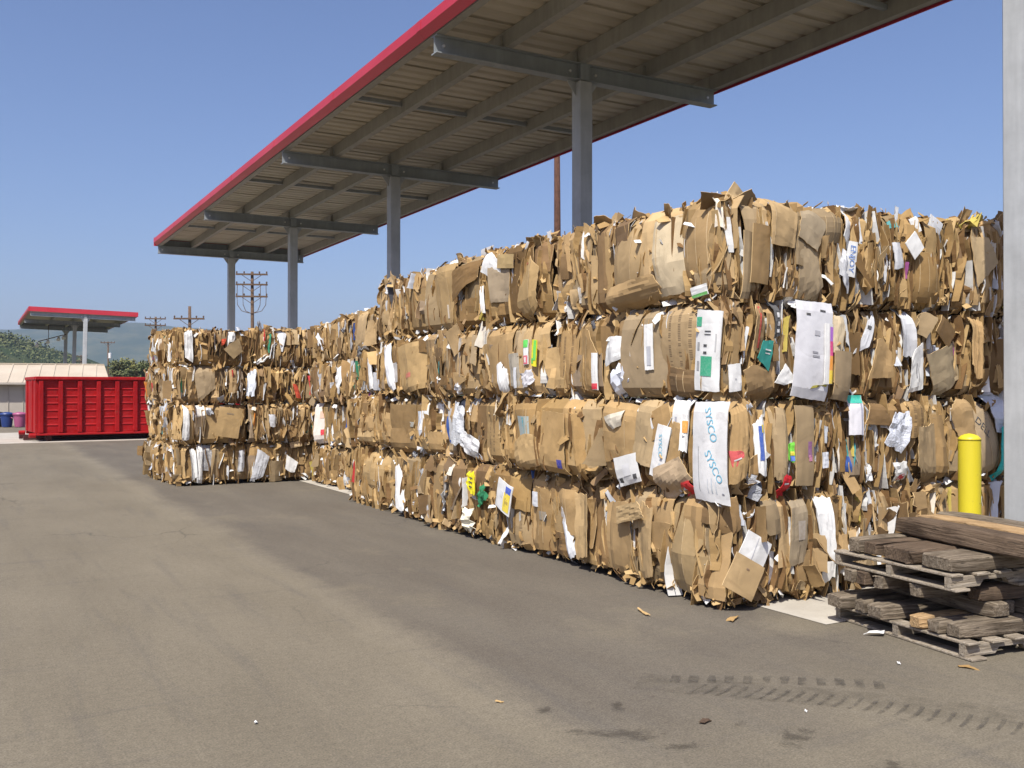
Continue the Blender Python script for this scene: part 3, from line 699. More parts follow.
timber('chewed grey timber end between two broader ends on lower pallet', PB, PR, -0.03, 0.7, 0.84, 0.11, 0.08, zA, M_WOOD, seed=5, chew=0.025)
timber('rounded grey timber end at the far corner of the lower pallet', PB, PR, -0.10, 0.6, 1.01, 0.15, 0.095, zA, M_WOOD, seed=6)
zB = 0.194
timber('squared timber with a pale sawn end above the near timber', PB, PR, 0.10, 1.12, 0.40, 0.14, 0.098, zB, M_WOOD, along='y', seed=7)
timber('narrow timber squeezed between two squared sawn ends', PB, PR, 0.15, 1.12, 0.525, 0.085, 0.09, zB, M_WOOD, along='y', seed=8)
timber('wide squared timber beside the narrow one, running under upper pallet', PB, PR, 0.08, 1.10, 0.68, 0.17, 0.098, zB, M_WOOD, along='y', seed=9)
zC = 0.288
timber('round worn timber end under the far corner of the upper pallet', PB, PR, -0.03, 0.9, 0.945, 0.10, 0.096, zC, M_WOOD, seed=10)
timber('knobbly brown timber end second from the far corner under upper pallet', PB, PR, -0.02, 0.9, 0.835, 0.10, 0.096, zC, M_WOODB, seed=11, chew=0.022)
timber('knotted round timber end third from the far corner under upper pallet', PB, PR, 0.0, 0.9, 0.70, 0.10, 0.092, zC, M_WOOD, seed=12, chew=0.022)
timber('pale round timber end alone under the near half of upper pallet', PB, PR, 0.02, 0.9, 0.40, 0.10, 0.094, zC, M_WOOD, seed=13, chew=0.022)
timber('dark timber set back under the near edge of the upper pallet', PB, PR, 0.3, 1.1, 0.20, 0.12, 0.094, zC, M_WOODB, seed=14)
zD = 0.487
timber('grey plank at the far end of the upper pallet top', PB, PR, 0.02, 1.15, 0.95, 0.13, 0.10, zD, M_WOOD, seed=15, group='broad planks on the upper pallet')
timber('narrow brown plank second from far end on the upper pallet', PB, PR, 0.03, 1.15, 0.80, 0.13, 0.10, zD, M_WOODB, seed=16, group='broad planks on the upper pallet')
timber('broad split brown plank in the middle of the upper pallet', PB, PR, 0.02, 1.15, 0.56, 0.29, 0.10, zD, M_WOODB, seed=17, group='broad planks on the upper pallet', chew=0.022)
timber('broad grey plank on the near side of the upper pallet', PB, PR, 0.04, 1.15, 0.25, 0.27, 0.098, zD, M_WOOD, seed=18, group='broad planks on the upper pallet')
zE = 0.590; ER = R(-13.5)
timber('long dark beam lying foremost across the top of the pile', (5.40, 3.38), R(-13), 0.0, 1.19, 0.12, 0.22, 0.12, zE, M_WOODB, along='y', seed=19, group='long beams across the top')
timber('long beam with an orange upper face on top of the pile', (5.40, 3.38), R(-13), 0.03, 1.27, 0.34, 0.20, 0.12, zE, M_WOODO, along='y', seed=20, group='long beams across the top')
timber('long grey beam rearmost on top of the pile beside the bollard', (5.40, 3.38), R(-13), 0.0, 1.33, 0.57, 0.20, 0.125, zE, M_WOOD, along='y', seed=21, group='long beams across the top')

# ------------------------------------------------------------------ cardboard sheets: a library of torn, folded and bent shapes
def make_sheet(g, kind, w=1.0, h=1.0, n=9, thick=0.007, crisp=False):
    """returns (mesh builder, height function); sheet lies in x (across) and y (up), bends out along z (metres)"""
    real = max(w, h) if crisp else 1.0
    folds = []
    def fold(ang, amp): folds.append((math.cos(ang), math.sin(ang), g.uniform(-0.38, 0.38), amp))
    bu = bv = 0.0; cr = 0.0
    vx = []                     # upright creases, on the grid so they stay crisp: (position, strength)
    hx = []
    def crease(amp): vx.append((g.randint(1, n - 1) / n - 0.5, amp))
    def crossc(amp): hx.append((g.randint(1, n - 1) / n - 0.5, amp))
    facet = 0.0
    if kind == 'panel':
        facet = 0.006
        for _ in range(g.choice((2, 3, 3, 4))): crease(g.uniform(-0.16, 0.24))
        if g.random() < 0.7: crossc(g.uniform(-0.14, 0.20))
        bu = g.uniform(-0.16, 0.03); bv = g.uniform(-0.14, 0.0); cr = 0.0025
    elif kind == 'flat':
        crease(g.uniform(0.0, 0.08)); bu = g.uniform(-0.06, 0); bv = -0.03; cr = 0.0015
    elif kind == 'bowed':
        facet = 0.003
        for k in (0.22, 0.5, 0.78): vx.append((round(k * n) / n - 0.5, g.uniform(0.06, 0.13)))
        bu = -0.10; bv = -0.34; cr = 0.002
    elif kind == 'strip':
        bu = g.uniform(-0.22, 0.12); bv = g.uniform(-0.16, 0.06); cr = 0.003
        facet = 0.007
        for _ in range(3): crease(g.uniform(-0.26, 0.30))
        if g.random() < 0.6: crossc(g.uniform(-0.16, 0.16))
        fold(g.uniform(0, 3.14), g.uniform(-0.05, 0.08))
    elif kind == 'crumple':
        bu = g.uniform(-0.2, 0.1); bv = g.uniform(-0.2, 0.1); facet = 0.045
    elif kind == 'torn':
        bu = g.uniform(-0.08, 0.03); bv = g.uniform(-0.15, 0.03); cr = 0.002
        facet = 0.008
        crease(g.uniform(-0.16, 0.2)); fold(g.uniform(0, 3.14), g.uniform(-0.12, 0.12))
    elif kind == 'wad':
        facet = 0.10; bu = bv = -0.22
    edge = {'panel': 0.010, 'flat': 0.005, 'bowed': 0.008, 'strip': 0.022, 'crumple': 0.06, 'torn': 0.018, 'wad': 0.13}[kind]
    skew = {'panel': 0.06, 'flat': 0.02, 'bowed': 0.03, 'strip': 0.13, 'crumple': 0.14, 'torn': 0.26, 'wad': 0.15}[kind]
    cor = {(i, j): (g.uniform(-skew, skew), g.uniform(-skew, skew)) for i in (0, 1) for j in (0, 1)}
    el, er_, eb, et = [[g.uniform(-edge, edge) for _ in range(n + 1)] for _ in range(4)]
    slT = g.choice((0, 0, 0, g.uniform(-0.5, 0.5))) if kind in ('panel', 'strip', 'torn', 'crumple') else 0
    slB = g.choice((0, 0, 0, g.uniform(-0.5, 0.5))) if kind in ('panel', 'strip', 'torn', 'crumple') else 0
    cutT, cutB = g.uniform(-0.2, 0.3), g.uniform(-0.2, 0.3)
    ph = [g.uniform(0, 6.28) for _ in range(6)]
    k1, k2 = g.uniform(5, 9), g.uniform(5, 9)
    def zf(x, y):            # x,y in -0.5..0.5
        z = bu * x * x * 2 * real * 0.5 + bv * y * y * 2 * real * 0.5
        for (d, amp) in vx: z -= amp * abs(x - d) * (w if crisp else 1.0) * 0.8
        for (d, amp) in hx: z -= amp * abs(y - d) * (h if crisp else 1.0) * 0.8
        for (a, bb, d, amp) in folds: z -= amp * abs(a * x + bb * y - d) * real * 0.8
        z += cr * (math.sin(k1 * x + ph[0]) * math.cos(k2 * y + ph[1]) + 0.6 * math.sin(2.3 * k2 * y + ph[2] + 2 * x) + 0.5 * math.sin(2.1 * k1 * x + ph[3] - 2 * y))
        return z
    z0 = zf(0, 0)
    def pt(i, j):
        s, t = i / n, j / n
        x = s - 0.5; y = t - 0.5
        dx = sum(cor[(a, bb)][0] * (s if a else 1 - s) * (t if bb else 1 - t) for a in (0, 1) for bb in (0, 1))
        dy = sum(cor[(a, bb)][1] * (s if a else 1 - s) * (t if bb else 1 - t) for a in (0, 1) for bb in (0, 1))
        dx += el[j] * max(0, 1 - 3 * s) + er_[j] * max(0, 3 * s - 2)
        dy += eb[i] * max(0, 1 - 3 * t) + et[i] * max(0, 3 * t - 2)
        if slT: dy -= abs(slT) * max(0, (x if slT > 0 else -x) - cutT) * t * 1.6
        if slB: dy += abs(slB) * max(0, (x if slB > 0 else -x) - cutB) * (1 - t) * 1.6
        x += dx; y += dy
        return x, y
    vs = []; fs = []; N1 = n + 1
    P = [pt(i, j) for j in range(N1) for i in range(N1)]
    fz = [g.uniform(-1, 1) * facet * real for _ in P]
    for (x, y), f_ in zip(P, fz): vs.append((x * w, y * h, zf(x, y) - z0 + f_))
    for (x, y), f_ in zip(P, fz): vs.append((x * w, y * h, zf(x, y) - z0 + f_ - thick))
    B = N1 * N1
    for j in range(n):
        for i in range(n):
            a = j * N1 + i; fs.append((a, a + 1, a + N1 + 1, a + N1)); fs.append((B + a, B + a + N1, B + a + N1 + 1, B + a + 1))
    ring = [i for i in range(n)] + [n + j * N1 for j in range(n)] + [n * N1 + i for i in range(n, 0, -1)] + [j * N1 for j in range(n, 0, -1)]
    for k in range(len(ring)):
        a, bb = ring[k], ring[(k + 1) % len(ring)]; fs.append((a, B + a, B + bb, bb))
    mb = MB(); mb.add(vs, fs); mb.m = [0] * (2 * n * n) + [1] * len(ring); mb.creases = [d for d, amp in vx if amp > 0.05]
    return mb, (lambda x, y: zf(x, y) - z0)

gl = random.Random(3)
LIB = {}
def lib(kind, mt, count):
    out = []
    for _ in range(count):
        mb, _f = make_sheet(gl, kind, n=8 if kind in ('panel', 'strip', 'bowed') else (6 if kind == 'torn' else (4 if kind == 'crumple' else 5)))
        out.append(mb.mesh('sheet_' + kind, [mt, M_EDGE if mt in (M_CARD, M_PRINT) else mt], sharp=8))
    LIB[(kind, mt.name)] = out
for k, c in (('panel', 30), ('strip', 30), ('crumple', 26), ('torn', 18), ('wad', 10), ('bowed', 24)): lib(k, M_CARD, c)
lib('panel', M_PRINT, 8)
for k, c in (('strip', 10), ('crumple', 12), ('torn', 8), ('wad', 8), ('panel', 6)): lib(k, M_PAPER, c)
for k, c in (('crumple', 8), ('wad', 6), ('strip', 6)): lib(k, M_FILM, c)

WHITES = [(0.68, 0.68, 0.66), (0.58, 0.60, 0.62), (0.72, 0.71, 0.68), (0.50, 0.53, 0.58), (0.62, 0.57, 0.48), (0.44, 0.45, 0.47)]
PRINTS = [(0.45, 0.05, 0.05), (0.05, 0.10, 0.32), (0.05, 0.24, 0.14), (0.50, 0.40, 0.10), (0.06, 0.25, 0.26), (0.24, 0.07, 0.20), (0.62, 0.22, 0.04), (0.08, 0.08, 0.09)]

FACES = {'L': (Vector((0, -1, 0)), Vector((0, 0, 1)), Vector((-1, 0, 0))),     # faces the yard
         'R': (Vector((1, 0, 0)), Vector((0, 0, 1)), Vector((0, -1, 0)))}      # faces the near end
def face_rot(face, pitch, yaw, roll):
    u, v, n = FACES[face]
    Bm = Matrix((u, v, n)).transposed()
    return (Bm @ Euler((pitch, yaw, roll)).to_matrix())

# ---- the bales themselves
BALES = []
jr = random.Random(21)
def bale(label, x0, x1, y0, y1, z0, z1, faces, far=False, top=False, bottom=False, gap=0.03, style=None):
    cx, cy = (x0 + x1) / 2, (y0 + y1) / 2
    root = empty('cardboard_bale', (cx, cy, z0)); tag(root, label, 'bale', 'stacked bales of cardboard')
    B = dict(root=root, x0=x0, x1=x1, y0=y0, y1=y1, z0=z0, z1=z1, faces=faces, far=far, top=top, bottom=bottom, heroes={f: [] for f in faces}, style=style or {})
    B['tone'] = jr.uniform(0.82, 1.08); B['grey'] = jr.uniform(0.0, 0.16)
    B['bulge'] = {}
    for f in faces:
        ph = [jr.uniform(0, 6.28) for _ in range(2)]
        U0, U1 = (-y1, -y0) if f == 'L' else (x0, x1)
        def bl(a, z, U0=U0, U1=U1, ph=ph):
            q = max(-1.0, min(1.0, (a - U0) / (U1 - U0) * 2 - 1)); r = max(-1.0, min(1.0, (z - z0) / (z1 - z0) * 2 - 1))
            return 0.015 - 0.075 * q ** 10 - 0.115 * abs(r) ** 8 + 0.020 * math.sin(a * 4.6 + ph[0]) * math.cos(z * 5 + ph[1])
        B['bulge'][f] = bl
    BALES.append(B); return B

def add_part(B, name, me, wp, rot, scale, color, jit=True):
    if name == 'cardboard_sheet':
        l_ = sum(color) / 3; color = tuple(B['tone'] * (c * (1 - B['grey']) + l_ * B['grey']) for c in color)
    o = link(name, me, B['root'], Vector(wp) - B['root'].location, rot.to_euler(), scale, color)
    return o

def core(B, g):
    """crumpled body of packed board, coloured dark to stand in for shade behind the loose outer sheets"""
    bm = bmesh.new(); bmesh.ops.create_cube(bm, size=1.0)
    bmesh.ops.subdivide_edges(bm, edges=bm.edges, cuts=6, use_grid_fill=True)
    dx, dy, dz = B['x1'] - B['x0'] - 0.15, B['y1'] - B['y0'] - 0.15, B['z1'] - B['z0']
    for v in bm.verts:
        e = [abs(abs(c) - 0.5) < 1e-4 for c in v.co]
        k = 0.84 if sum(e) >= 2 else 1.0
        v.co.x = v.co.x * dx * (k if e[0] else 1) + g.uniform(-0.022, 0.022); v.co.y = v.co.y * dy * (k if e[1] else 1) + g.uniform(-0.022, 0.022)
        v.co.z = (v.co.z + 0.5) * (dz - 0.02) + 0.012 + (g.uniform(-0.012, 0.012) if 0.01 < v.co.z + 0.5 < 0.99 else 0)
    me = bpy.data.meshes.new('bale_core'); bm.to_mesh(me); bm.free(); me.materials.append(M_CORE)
    link('bale_core', me, B['root'])

def rand_color(g, small=False):
    r = g.random()
    if small:
        if r < 0.66: return M_CARD, g.choice(KRAFTS)
        if r < 0.82: return M_PAPER, g.choice(WHITES)
        if r < 0.87: return M_FILM, g.choice([(0.5, 0.52, 0.55), (0.3, 0.3, 0.32), (0.62, 0.63, 0.66)])
        if r < 0.90: return M_PAPER, g.choice(PRINTS)
        return M_CARD, g.choice([(0.24, 0.15, 0.075), (0.28, 0.18, 0.09)])
    if r < 0.88: return M_CARD, g.choice(KRAFTS)
    if r < 0.91: return M_PAPER, g.choice(WHITES)
    if r < 0.925: return M_FILM, (0.5, 0.5, 0.5)
    return M_CARD, g.choice([(0.22, 0.135, 0.065), (0.30, 0.22, 0.14)])

def tint(c, g, a=0.2):
    k = g.uniform(1 - a, 1 + a); return tuple(min(0.85, x * k) for x in c)

NAMES = {'kraft_cardboard': 'cardboard_sheet', 'kraft_cardboard_with_print': 'cardboard_sheet', 'coated_paper': 'paper_sheet', 'thin_plastic_film': 'plastic_film'}
def dress(B, face, seed):
    g = random.Random(seed); far = B['far']; st = B['style'].get(face, 'panel' if face == 'L' else 'strata')
    u, v, nn = FACES[face]
    if face == 'L': U0, U1, P0 = -B['y1'], -B['y0'], Vector((B['x0'], 0, 0))
    else: U0, U1, P0 = B['x0'], B['x1'], Vector((0, B['y0'], 0))
    Z0, Z1 = B['z0'], B['z1']; Wd, Hh = U1 - U0, Z1 - Z0
    def wpt(a, z, n): return P0 + u * a + v * z + nn * n
    bulge = B['bulge'][face]
    def lean_of(a, z):          # sheets lie along the rounded face
        dz_ = (bulge(a, min(z + 0.05, Z1)) - bulge(a, max(z - 0.05, Z0))) / 0.1; da_ = (bulge(min(a + 0.05, U1), z) - bulge(max(a - 0.05, U0), z)) / 0.1
        return math.atan(max(-0.7, min(0.7, dz_))), -math.atan(max(-0.7, min(0.7, da_)))
    heroes = B['heroes'].get(face, [])
    def covered(a, z, grow=0.0):
        for (ha, hz, hw, hh) in heroes:
            if abs(a - ha) < hw / 2 + grow and abs(z - hz) < hh / 2 + grow: return True
        return False
    def put(kind, mt, col, a, z, n, w, h, pitch, yaw, roll):
        me = g.choice(LIB[(kind, mt.name)]); lp, ly = lean_of(a, z); pitch += lp * 0.9; yaw += ly * 0.8
        if g.random() < 0.5: roll += math.pi
        add_part(B, NAMES[mt.name], me, wpt(a, z, n), face_rot(face, pitch, yaw, roll), (w, h, g.uniform(0.55, 1.0) * min(1.0, 0.35 + 1.3 * max(w, h))), tint(col, g))
    # the pressed skin: sheets that follow the rounded face, parted by mostly upright splits
    zlo = Z0 + (0.065 if B['bottom'] else 0.0)
    fr = face_rot(face, 0, 0, 0)
    def skin(cor, off, kind, mt, col, nu, nv):
        # cor: the four corners (a, z) counter-clockwise from lower left
        ac = sum(c[0] for c in cor) / 4; zc = sum(c[1] for c in cor) / 4; nc = bulge(ac, zc) + off
        wd = abs(cor[1][0] - cor[0][0]) + 0.02; hg_ = abs(cor[3][1] - cor[0][1])
        sl = g.gauss(0, 0.07 if kind == 'panel' else 0.17); slv = g.gauss(0, 0.04)
        cre = [(g.randint(1, nu - 1) / nu, g.uniform(-0.012, 0.020) * min(1.0, wd / 0.25 + 0.3)) for _ in range(g.choice((1, 2, 2, 3)))]
        buc = [(g.randint(1, nv - 1) / nv, g.uniform(-0.012, 0.018), g.uniform(-0.5, 0.5)) for _ in range(g.choice((0, 1, 1, 2)))]
        cur = [(g.choice((0, 1)), g.choice((0, 1)), g.uniform(0.0, 0.05))] if g.random() < 0.35 else []
        jag = 0.010 if kind == 'panel' else 0.016
        vs = []; fs = []
        for j in range(nv + 1):
            for i in range(nu + 1):
                s_, t_ = i / nu, j / nv
                bx_ = (cor[0][0] * (1 - s_) + cor[1][0] * s_) * (1 - t_) + (cor[3][0] * (1 - s_) + cor[2][0] * s_) * t_
                bz_ = (cor[0][1] * (1 - s_) + cor[1][1] * s_) * (1 - t_) + (cor[3][1] * (1 - s_) + cor[2][1] * s_) * t_
                if i in (0, nu): bx_ += g.uniform(-jag, jag)
                if j in (0, nv): bz_ += g.uniform(-jag, jag)
                n_ = bulge(bx_, bz_) + off + sl * (bx_ - ac) + slv * (bz_ - zc) + g.uniform(-0.004, 0.004)
                for (d, am) in cre: n_ += am * (1 - min(1, abs(s_ - d) * 3.2))
                for (d, am, sk) in buc: n_ += am * (1 - min(1, abs(t_ + sk * (s_ - 0.5) * 0.4 - d) * 4.5))
                for (ci, cj, am) in cur: n_ += am * max(0, abs(s_ - (1 - ci)) - 0.45) * max(0, abs(t_ - (1 - cj)) - 0.55) * 4
                vs.append((bx_ - ac, bz_ - zc, n_ - nc))
        B_ = len(vs); vs += [(x, y, n_ - 0.007) for (x, y, n_) in vs]; N1 = nu + 1
        for j in range(nv):
            for i in range(nu):
                q = j * N1 + i; fs += [(q, q + 1, q + N1 + 1, q + N1), (B_ + q, B_ + q + N1, B_ + q + N1 + 1, B_ + q + 1)]
        ring = [i for i in range(nu)] + [nu + j * N1 for j in range(nv)] + [nv * N1 + i for i in range(nu, 0, -1)] + [j * N1 for j in range(nv, 0, -1)]
        for k in range(len(ring)): p_, q_ = ring[k], ring[(k + 1) % len(ring)]; fs.append((p_, B_ + p_, B_ + q_, q_))
        me = bpy.data.meshes.new('pressed_sheet'); me.from_pydata(vs, [], fs)
        me.materials.append(mt); me.materials.append(M_EDGE if mt in (M_CARD, M_PRINT) else mt)
        me.polygons.foreach_set('material_index', [0] * (2 * nu * nv) + [1] * len(ring)); me.polygons.foreach_set('use_smooth', [True] * len(me.polygons)); me.set_sharp_from_angle(angle=R(7))
        add_part(B, NAMES[mt.name], me, wpt(ac, zc, nc), fr, (1, 1, 1), tint(col, g))
    a = U0 + 0.005; lean0 = 0.0
    while a < U1 - 0.015:
        w = g.choice((g.uniform(0.07, 0.18), g.uniform(0.2, 0.42), g.uniform(0.3, 0.62))) if st == 'panel' else g.choice((g.uniform(0.04, 0.10), g.uniform(0.08, 0.22)))
        if far: w *= 0.9
        if U1 - a - w < 0.05: w = U1 - a
        lean1 = g.gauss(0, 0.018) if a + w < U1 - 0.01 else 0.0
        rr_ = g.random()
        cuts = [0.0, 1.0] if rr_ < (0.5 if st == 'panel' else 0.42) else ([0.0, g.uniform(0.25, 0.75), 1.0] if rr_ < 0.88 else [0.0, g.uniform(0.2, 0.4), g.uniform(0.55, 0.8), 1.0])
        tl = [g.gauss(0, 0.02) if 0 < c < 1 else 0.0 for c in cuts]
        for k in range(len(cuts) - 1):
            b0, b1 = zlo + (Z1 - zlo) * cuts[k], zlo + (Z1 - zlo) * cuts[k + 1]
            ov = g.uniform(0.002, 0.022)
            def ex(c): return lean0 * (c - 0.5) * 2
            def ey(c): return lean1 * (c - 0.5) * 2
            c0, c1 = cuts[k], cuts[k + 1]
            mt, col = rand_color(g); kind = 'panel' if st == 'panel' else 'strip'
            if mt is M_CARD and w > 0.2 and g.random() < 0.10: mt = M_PRINT
            cor = [(a + ex(c0) - ov, b0 - (ov if k else -0.01) - tl[k]), (a + w + ey(c0) + ov, b0 - (ov if k else -0.01) + tl[k]), (a + w + ey(c1) + ov, b1 + (ov if c1 < 1 else -0.012) + tl[k + 1]), (a + ex(c1) - ov, b1 + (ov if c1 < 1 else -0.012) - tl[k + 1])]
            skin(cor, (g.uniform(-0.10, -0.05) if g.random() < (0.14 if st == 'panel' else 0.20) and w < 0.3 else (g.uniform(-0.032, 0.008) if st == 'panel' else g.uniform(-0.05, 0.014))), kind, mt, col, max(3, min(7, int(w / 0.05))), max(4, min(9, int((b1 - b0) / 0.08))))
        a += w; lean0 = lean1
    # second layer
    for _ in range(int(Wd * Hh * ((7 if st == 'panel' else 15) * (0.8 if far else 1)))):
        if st == 'panel': w, h = g.uniform(0.06, 0.26), g.uniform(0.12, 0.42)
        else: w, h = g.uniform(0.06, 0.22), g.uniform(0.16, 0.52)
        aa = g.uniform(U0 + w * 0.35, U1 - w * 0.35); z = g.uniform(Z0 + h * 0.5, Z1 - h * 0.5)
        if covered(aa, z, 0.35 * max(w, h)): continue
        mt, col = rand_color(g)
        kind = g.choice(('panel', 'panel', 'strip', 'torn', 'crumple')) if st == 'panel' else g.choice(('strip', 'strip', 'torn', 'crumple', 'panel'))
        if mt is M_FILM: kind = 'crumple'
        put(kind, mt, col, aa, z, bulge(aa, z) + g.uniform(0.0, 0.022), w, h, R(g.gauss(0, 4)), R(g.uniform(-10, 10)), R(g.gauss(0, 5) if g.random() < 0.85 else g.uniform(-40, 40)))
    # third layer: small torn bits and bright scraps
    for _ in range(int(Wd * Hh * ((15 if st == 'panel' else 24) * (0.75 if far else 1)))):
        w, h = g.uniform(0.025, 0.11), g.uniform(0.05, 0.26)
        edge = g.random() < 0.6
        aa = g.uniform(U0 + 0.02, U1 - 0.02); z = (g.choice((Z0 + g.uniform(0.02, 0.12) + (0.06 if B['bottom'] else 0), Z1 - g.uniform(0.0, 0.12))) if edge else g.uniform(Z0 + 0.05, Z1 - 0.05))
        if covered(aa, z, 0.05): continue
        mt, col = rand_color(g, True)
        kind = 'wad' if (g.random() < 0.2 and mt is not M_CARD or mt is M_FILM) else g.choice(('torn', 'crumple', 'strip'))
        put(kind, mt, col, aa, z, bulge(aa, z) + g.uniform(0.0, 0.035), w, h, R(g.gauss(0, 15)), R(g.uniform(-35, 35)), R(g.gauss(0, 20)))
    # thin slivers caught on edge between the sheets
    for _ in range(int(Wd * Hh * ((9 if st == 'panel' else 24) * (0.8 if far else 1)))):
        w, h = g.uniform(0.012, 0.04), g.uniform(0.10, 0.36); aa = g.uniform(U0 + 0.03, U1 - 0.03); z = g.uniform(Z0 + h * 0.5 + 0.05, Z1 - h * 0.5)
        if covered(aa, z, 0.03): continue
        r_ = g.random(); mt, col = (M_CARD, g.choice(KRAFTS)) if r_ < 0.5 else ((M_PAPER, g.choice(WHITES)) if r_ < 0.9 else (M_PAPER, g.choice(PRINTS)))
        put('strip', mt, col, aa, z, bulge(aa, z) + g.uniform(0.0, 0.02), w, h, R(g.gauss(0, 4)), R(g.uniform(-25, 25)), R(g.gauss(0, 6)))
    # loose flaps standing above the top edge
    if B['top']:
        for _ in range(int(Wd * (6 if not far else 5))):
            w, h = g.uniform(0.06, 0.24), g.uniform(0.07, 0.2)
            aa = g.uniform(U0, U1); mt, col = rand_color(g)
            if mt is M_FILM: mt = M_PAPER
            put(g.choice(('torn', 'strip', 'crumple')), mt, col, aa, Z1 + g.uniform(-0.09, -0.01), g.uniform(-0.14, -0.01), w, h, R(g.uniform(-50, 25)), R(g.uniform(-45, 45)), R(g.gauss(0, 18)))
    # edges of packed board seen on end, and crumbs along the seams (too many to pick apart)
    mb = MB()
    for _ in range(int(Wd * Hh * (34 if st == 'panel' else 80) * (0.8 if far else 1))):
        aa = g.uniform(U0, U1); hh = g.uniform(0.10, 0.45); z = g.uniform(Z0 + hh * 0.4, Z1 - hh * 0.4); mm = g.choice((0, 1, 1, 1, 2, 2, 3 if g.random() < 0.5 else 0))
        base = bulge(aa, z); amp = g.uniform(0.004, 0.02); p1 = g.uniform(0, 6.28); lean = g.gauss(0, 0.12); tw = 0.003; prot = g.uniform(0.0, 0.035); skew_ = g.gauss(0, 0.5)
        vs = []
        for i in range(6):
            s = i / 5 - 0.5; c = aa + lean * s * hh + amp * math.sin(p1 + s * 5); zz = z + s * hh; fr = base + prot * math.cos(s * 2.6) ; bk = -0.10
            for (q, d) in ((-tw, fr), (tw, fr), (tw + skew_ * 0.05, bk), (-tw + skew_ * 0.05, bk)): vs.append(wpt(c + q, zz, d) - B['root'].location)
        fs = [(0, 3, 2, 1), (20, 21, 22, 23)]
        for i in range(5):
            for k in range(4): fs.append((i * 4 + k, i * 4 + (k + 1) % 4, i * 4 + 4 + (k + 1) % 4, i * 4 + 4 + k))
        mb.add(vs, fs, mm)
    for _ in range(int(Wd * (60 if not far else 40))):
        aa = g.uniform(U0, U1); z = g.choice((Z0 + abs(g.gauss(0, 0.035)) + (0.05 if B['bottom'] else 0), Z1 - abs(g.gauss(0, 0.035)))) if g.random() < 0.75 else g.uniform(Z0, Z1)
        s = g.uniform(0.012, 0.05); mm = g.choice((0, 0, 1, 1, 2, 3, 4 if g.random() < 0.4 else 1))
        c = wpt(aa, z, bulge(aa, z) + g.uniform(-0.05, 0.015)) - B['root'].location
        d1 = Vector((g.gauss(0, 1), g.gauss(0, 1), g.gauss(0, 1))).normalized(); d2 = d1.orthogonal().normalized(); d3 = d1.cross(d2)
        l = g.uniform(0.6, 2.2)
        p = [c - d1 * s * l - d2 * s * 0.6, c + d1 * s * l * 0.2 - d2 * s * g.uniform(0.4, 0.9) + d3 * s * 0.5, c + d1 * s * l - d2 * s * 0.3, c + d1 * s * l * 0.8 + d2 * s * 0.5, c + d2 * s * g.uniform(0.3, 0.8) + d3 * s * 0.45, c - d1 * s * l * 0.9 + d2 * s * 0.5]
        q = [x - d3 * 0.004 for x in p]
        mb.add(p + q, [(0, 1, 4, 5), (1, 2, 3, 4), (11, 10, 7, 6), (10, 9, 8, 7), (0, 6, 7, 1), (1, 7, 8, 2), (2, 8, 9, 3), (3, 9, 10, 4), (4, 10, 11, 5), (5, 11, 6, 0)], mm)
    o = mb.build('packed_board_edges', M_K, B['root']); o['kind'] = 'stuff'

# ---- where every bale stands, and how to tell it from the others
TIER = ['bottom', 'third', 'second', 'top']
ORD = ['', 'second', 'third', 'fourth', 'fifth', 'sixth']
Zt = [(0.0, 0.83), (0.83, 1.53), (1.53, 2.26), (2.26, 3.03)]
Yb = [[5.26, 6.61, 8.05, 9.4, 10.4, 11.4, 13.2], [5.26, 6.80, 8.55, 10.05, 11.45, 13.2], [5.26, 6.62, 7.65, 9.0, 10.35, 11.83], [5.26, 6.68, 7.62, 9.03, 10.4, 11.83]]
Xb = [6.05, 5.98, 6.1, 6.08]
SPECIAL = {
    (0, 0): 'bottom corner bale of the tall stack with a tilted square brown carton near the asphalt',
    (1, 0): 'corner bale, third row down, with a tall white box flap printed in blue letters',
    (2, 0): 'corner bale, second row down, holding a big white carton beside a rainbow coloured strip',
    (3, 0): 'top corner bale of the tall stack with wide bowed brown panels and flaps sticking up',
    (0, 2): 'bottom row bale of the tall stack with a yellow bag and round white label',
    (0, 5): 'plain brown bale at the far end of the bottom row, large smooth folded sheet',
    (1, 2): 'third row bale of the tall stack with crushed grey plastic film in its face',
    (1, 1): 'third row bale beside the white lettered box flap, with a pale blue washed sheet',
    (1, 4): 'smooth brown bale at the far end of the third row of the tall stack',
    (2, 1): 'second row bale with a red and white tag, next along from the corner bale',
    (2, 2): 'second row bale of the tall stack with bright green and yellow tags',
    (2, 4): 'second row bale at far end of the tall stack, long white sheet hanging out',
    (3, 2): 'top row bale of the tall stack with grey brown panels and a white slip',
    (3, 3): 'top row bale with a broad smooth brown panel and a folded down dark flap',
    (3, 4): 'last bale at the far end of the top row, dark flap on its corner',
}
jr = random.Random(21)
main = {}
for k in range(4):
    z0, z1 = Zt[k]
    for i, (ya, yb) in enumerate(zip(Yb[k], Yb[k][1:])):
        lab = SPECIAL.get((k, i)) or f'bale in the {TIER[k]} row of the tall stack, {ORD[i]} from the corner on yard side'
        off = jr.uniform(-0.06, 0.05) if i else 0.0
        if k == 0 and i: off += 0.03
        dz = jr.uniform(-0.03, 0.03) if k == 3 and i else 0.0
        x0 = 4.71 + off
        x1 = Xb[k] if i == 0 else 6.05
        main[(k, i)] = bale(lab, x0, x1, ya, yb, z0, z1 + dz, ['L', 'R'] if i == 0 else ['L'], top=(k == 3), bottom=(k == 0))
EXT = [[6.05, 7.40, 8.80], [5.98, 7.35, 8.80], [6.10, 7.45, 8.80], [6.08, 7.42, 8.80]]
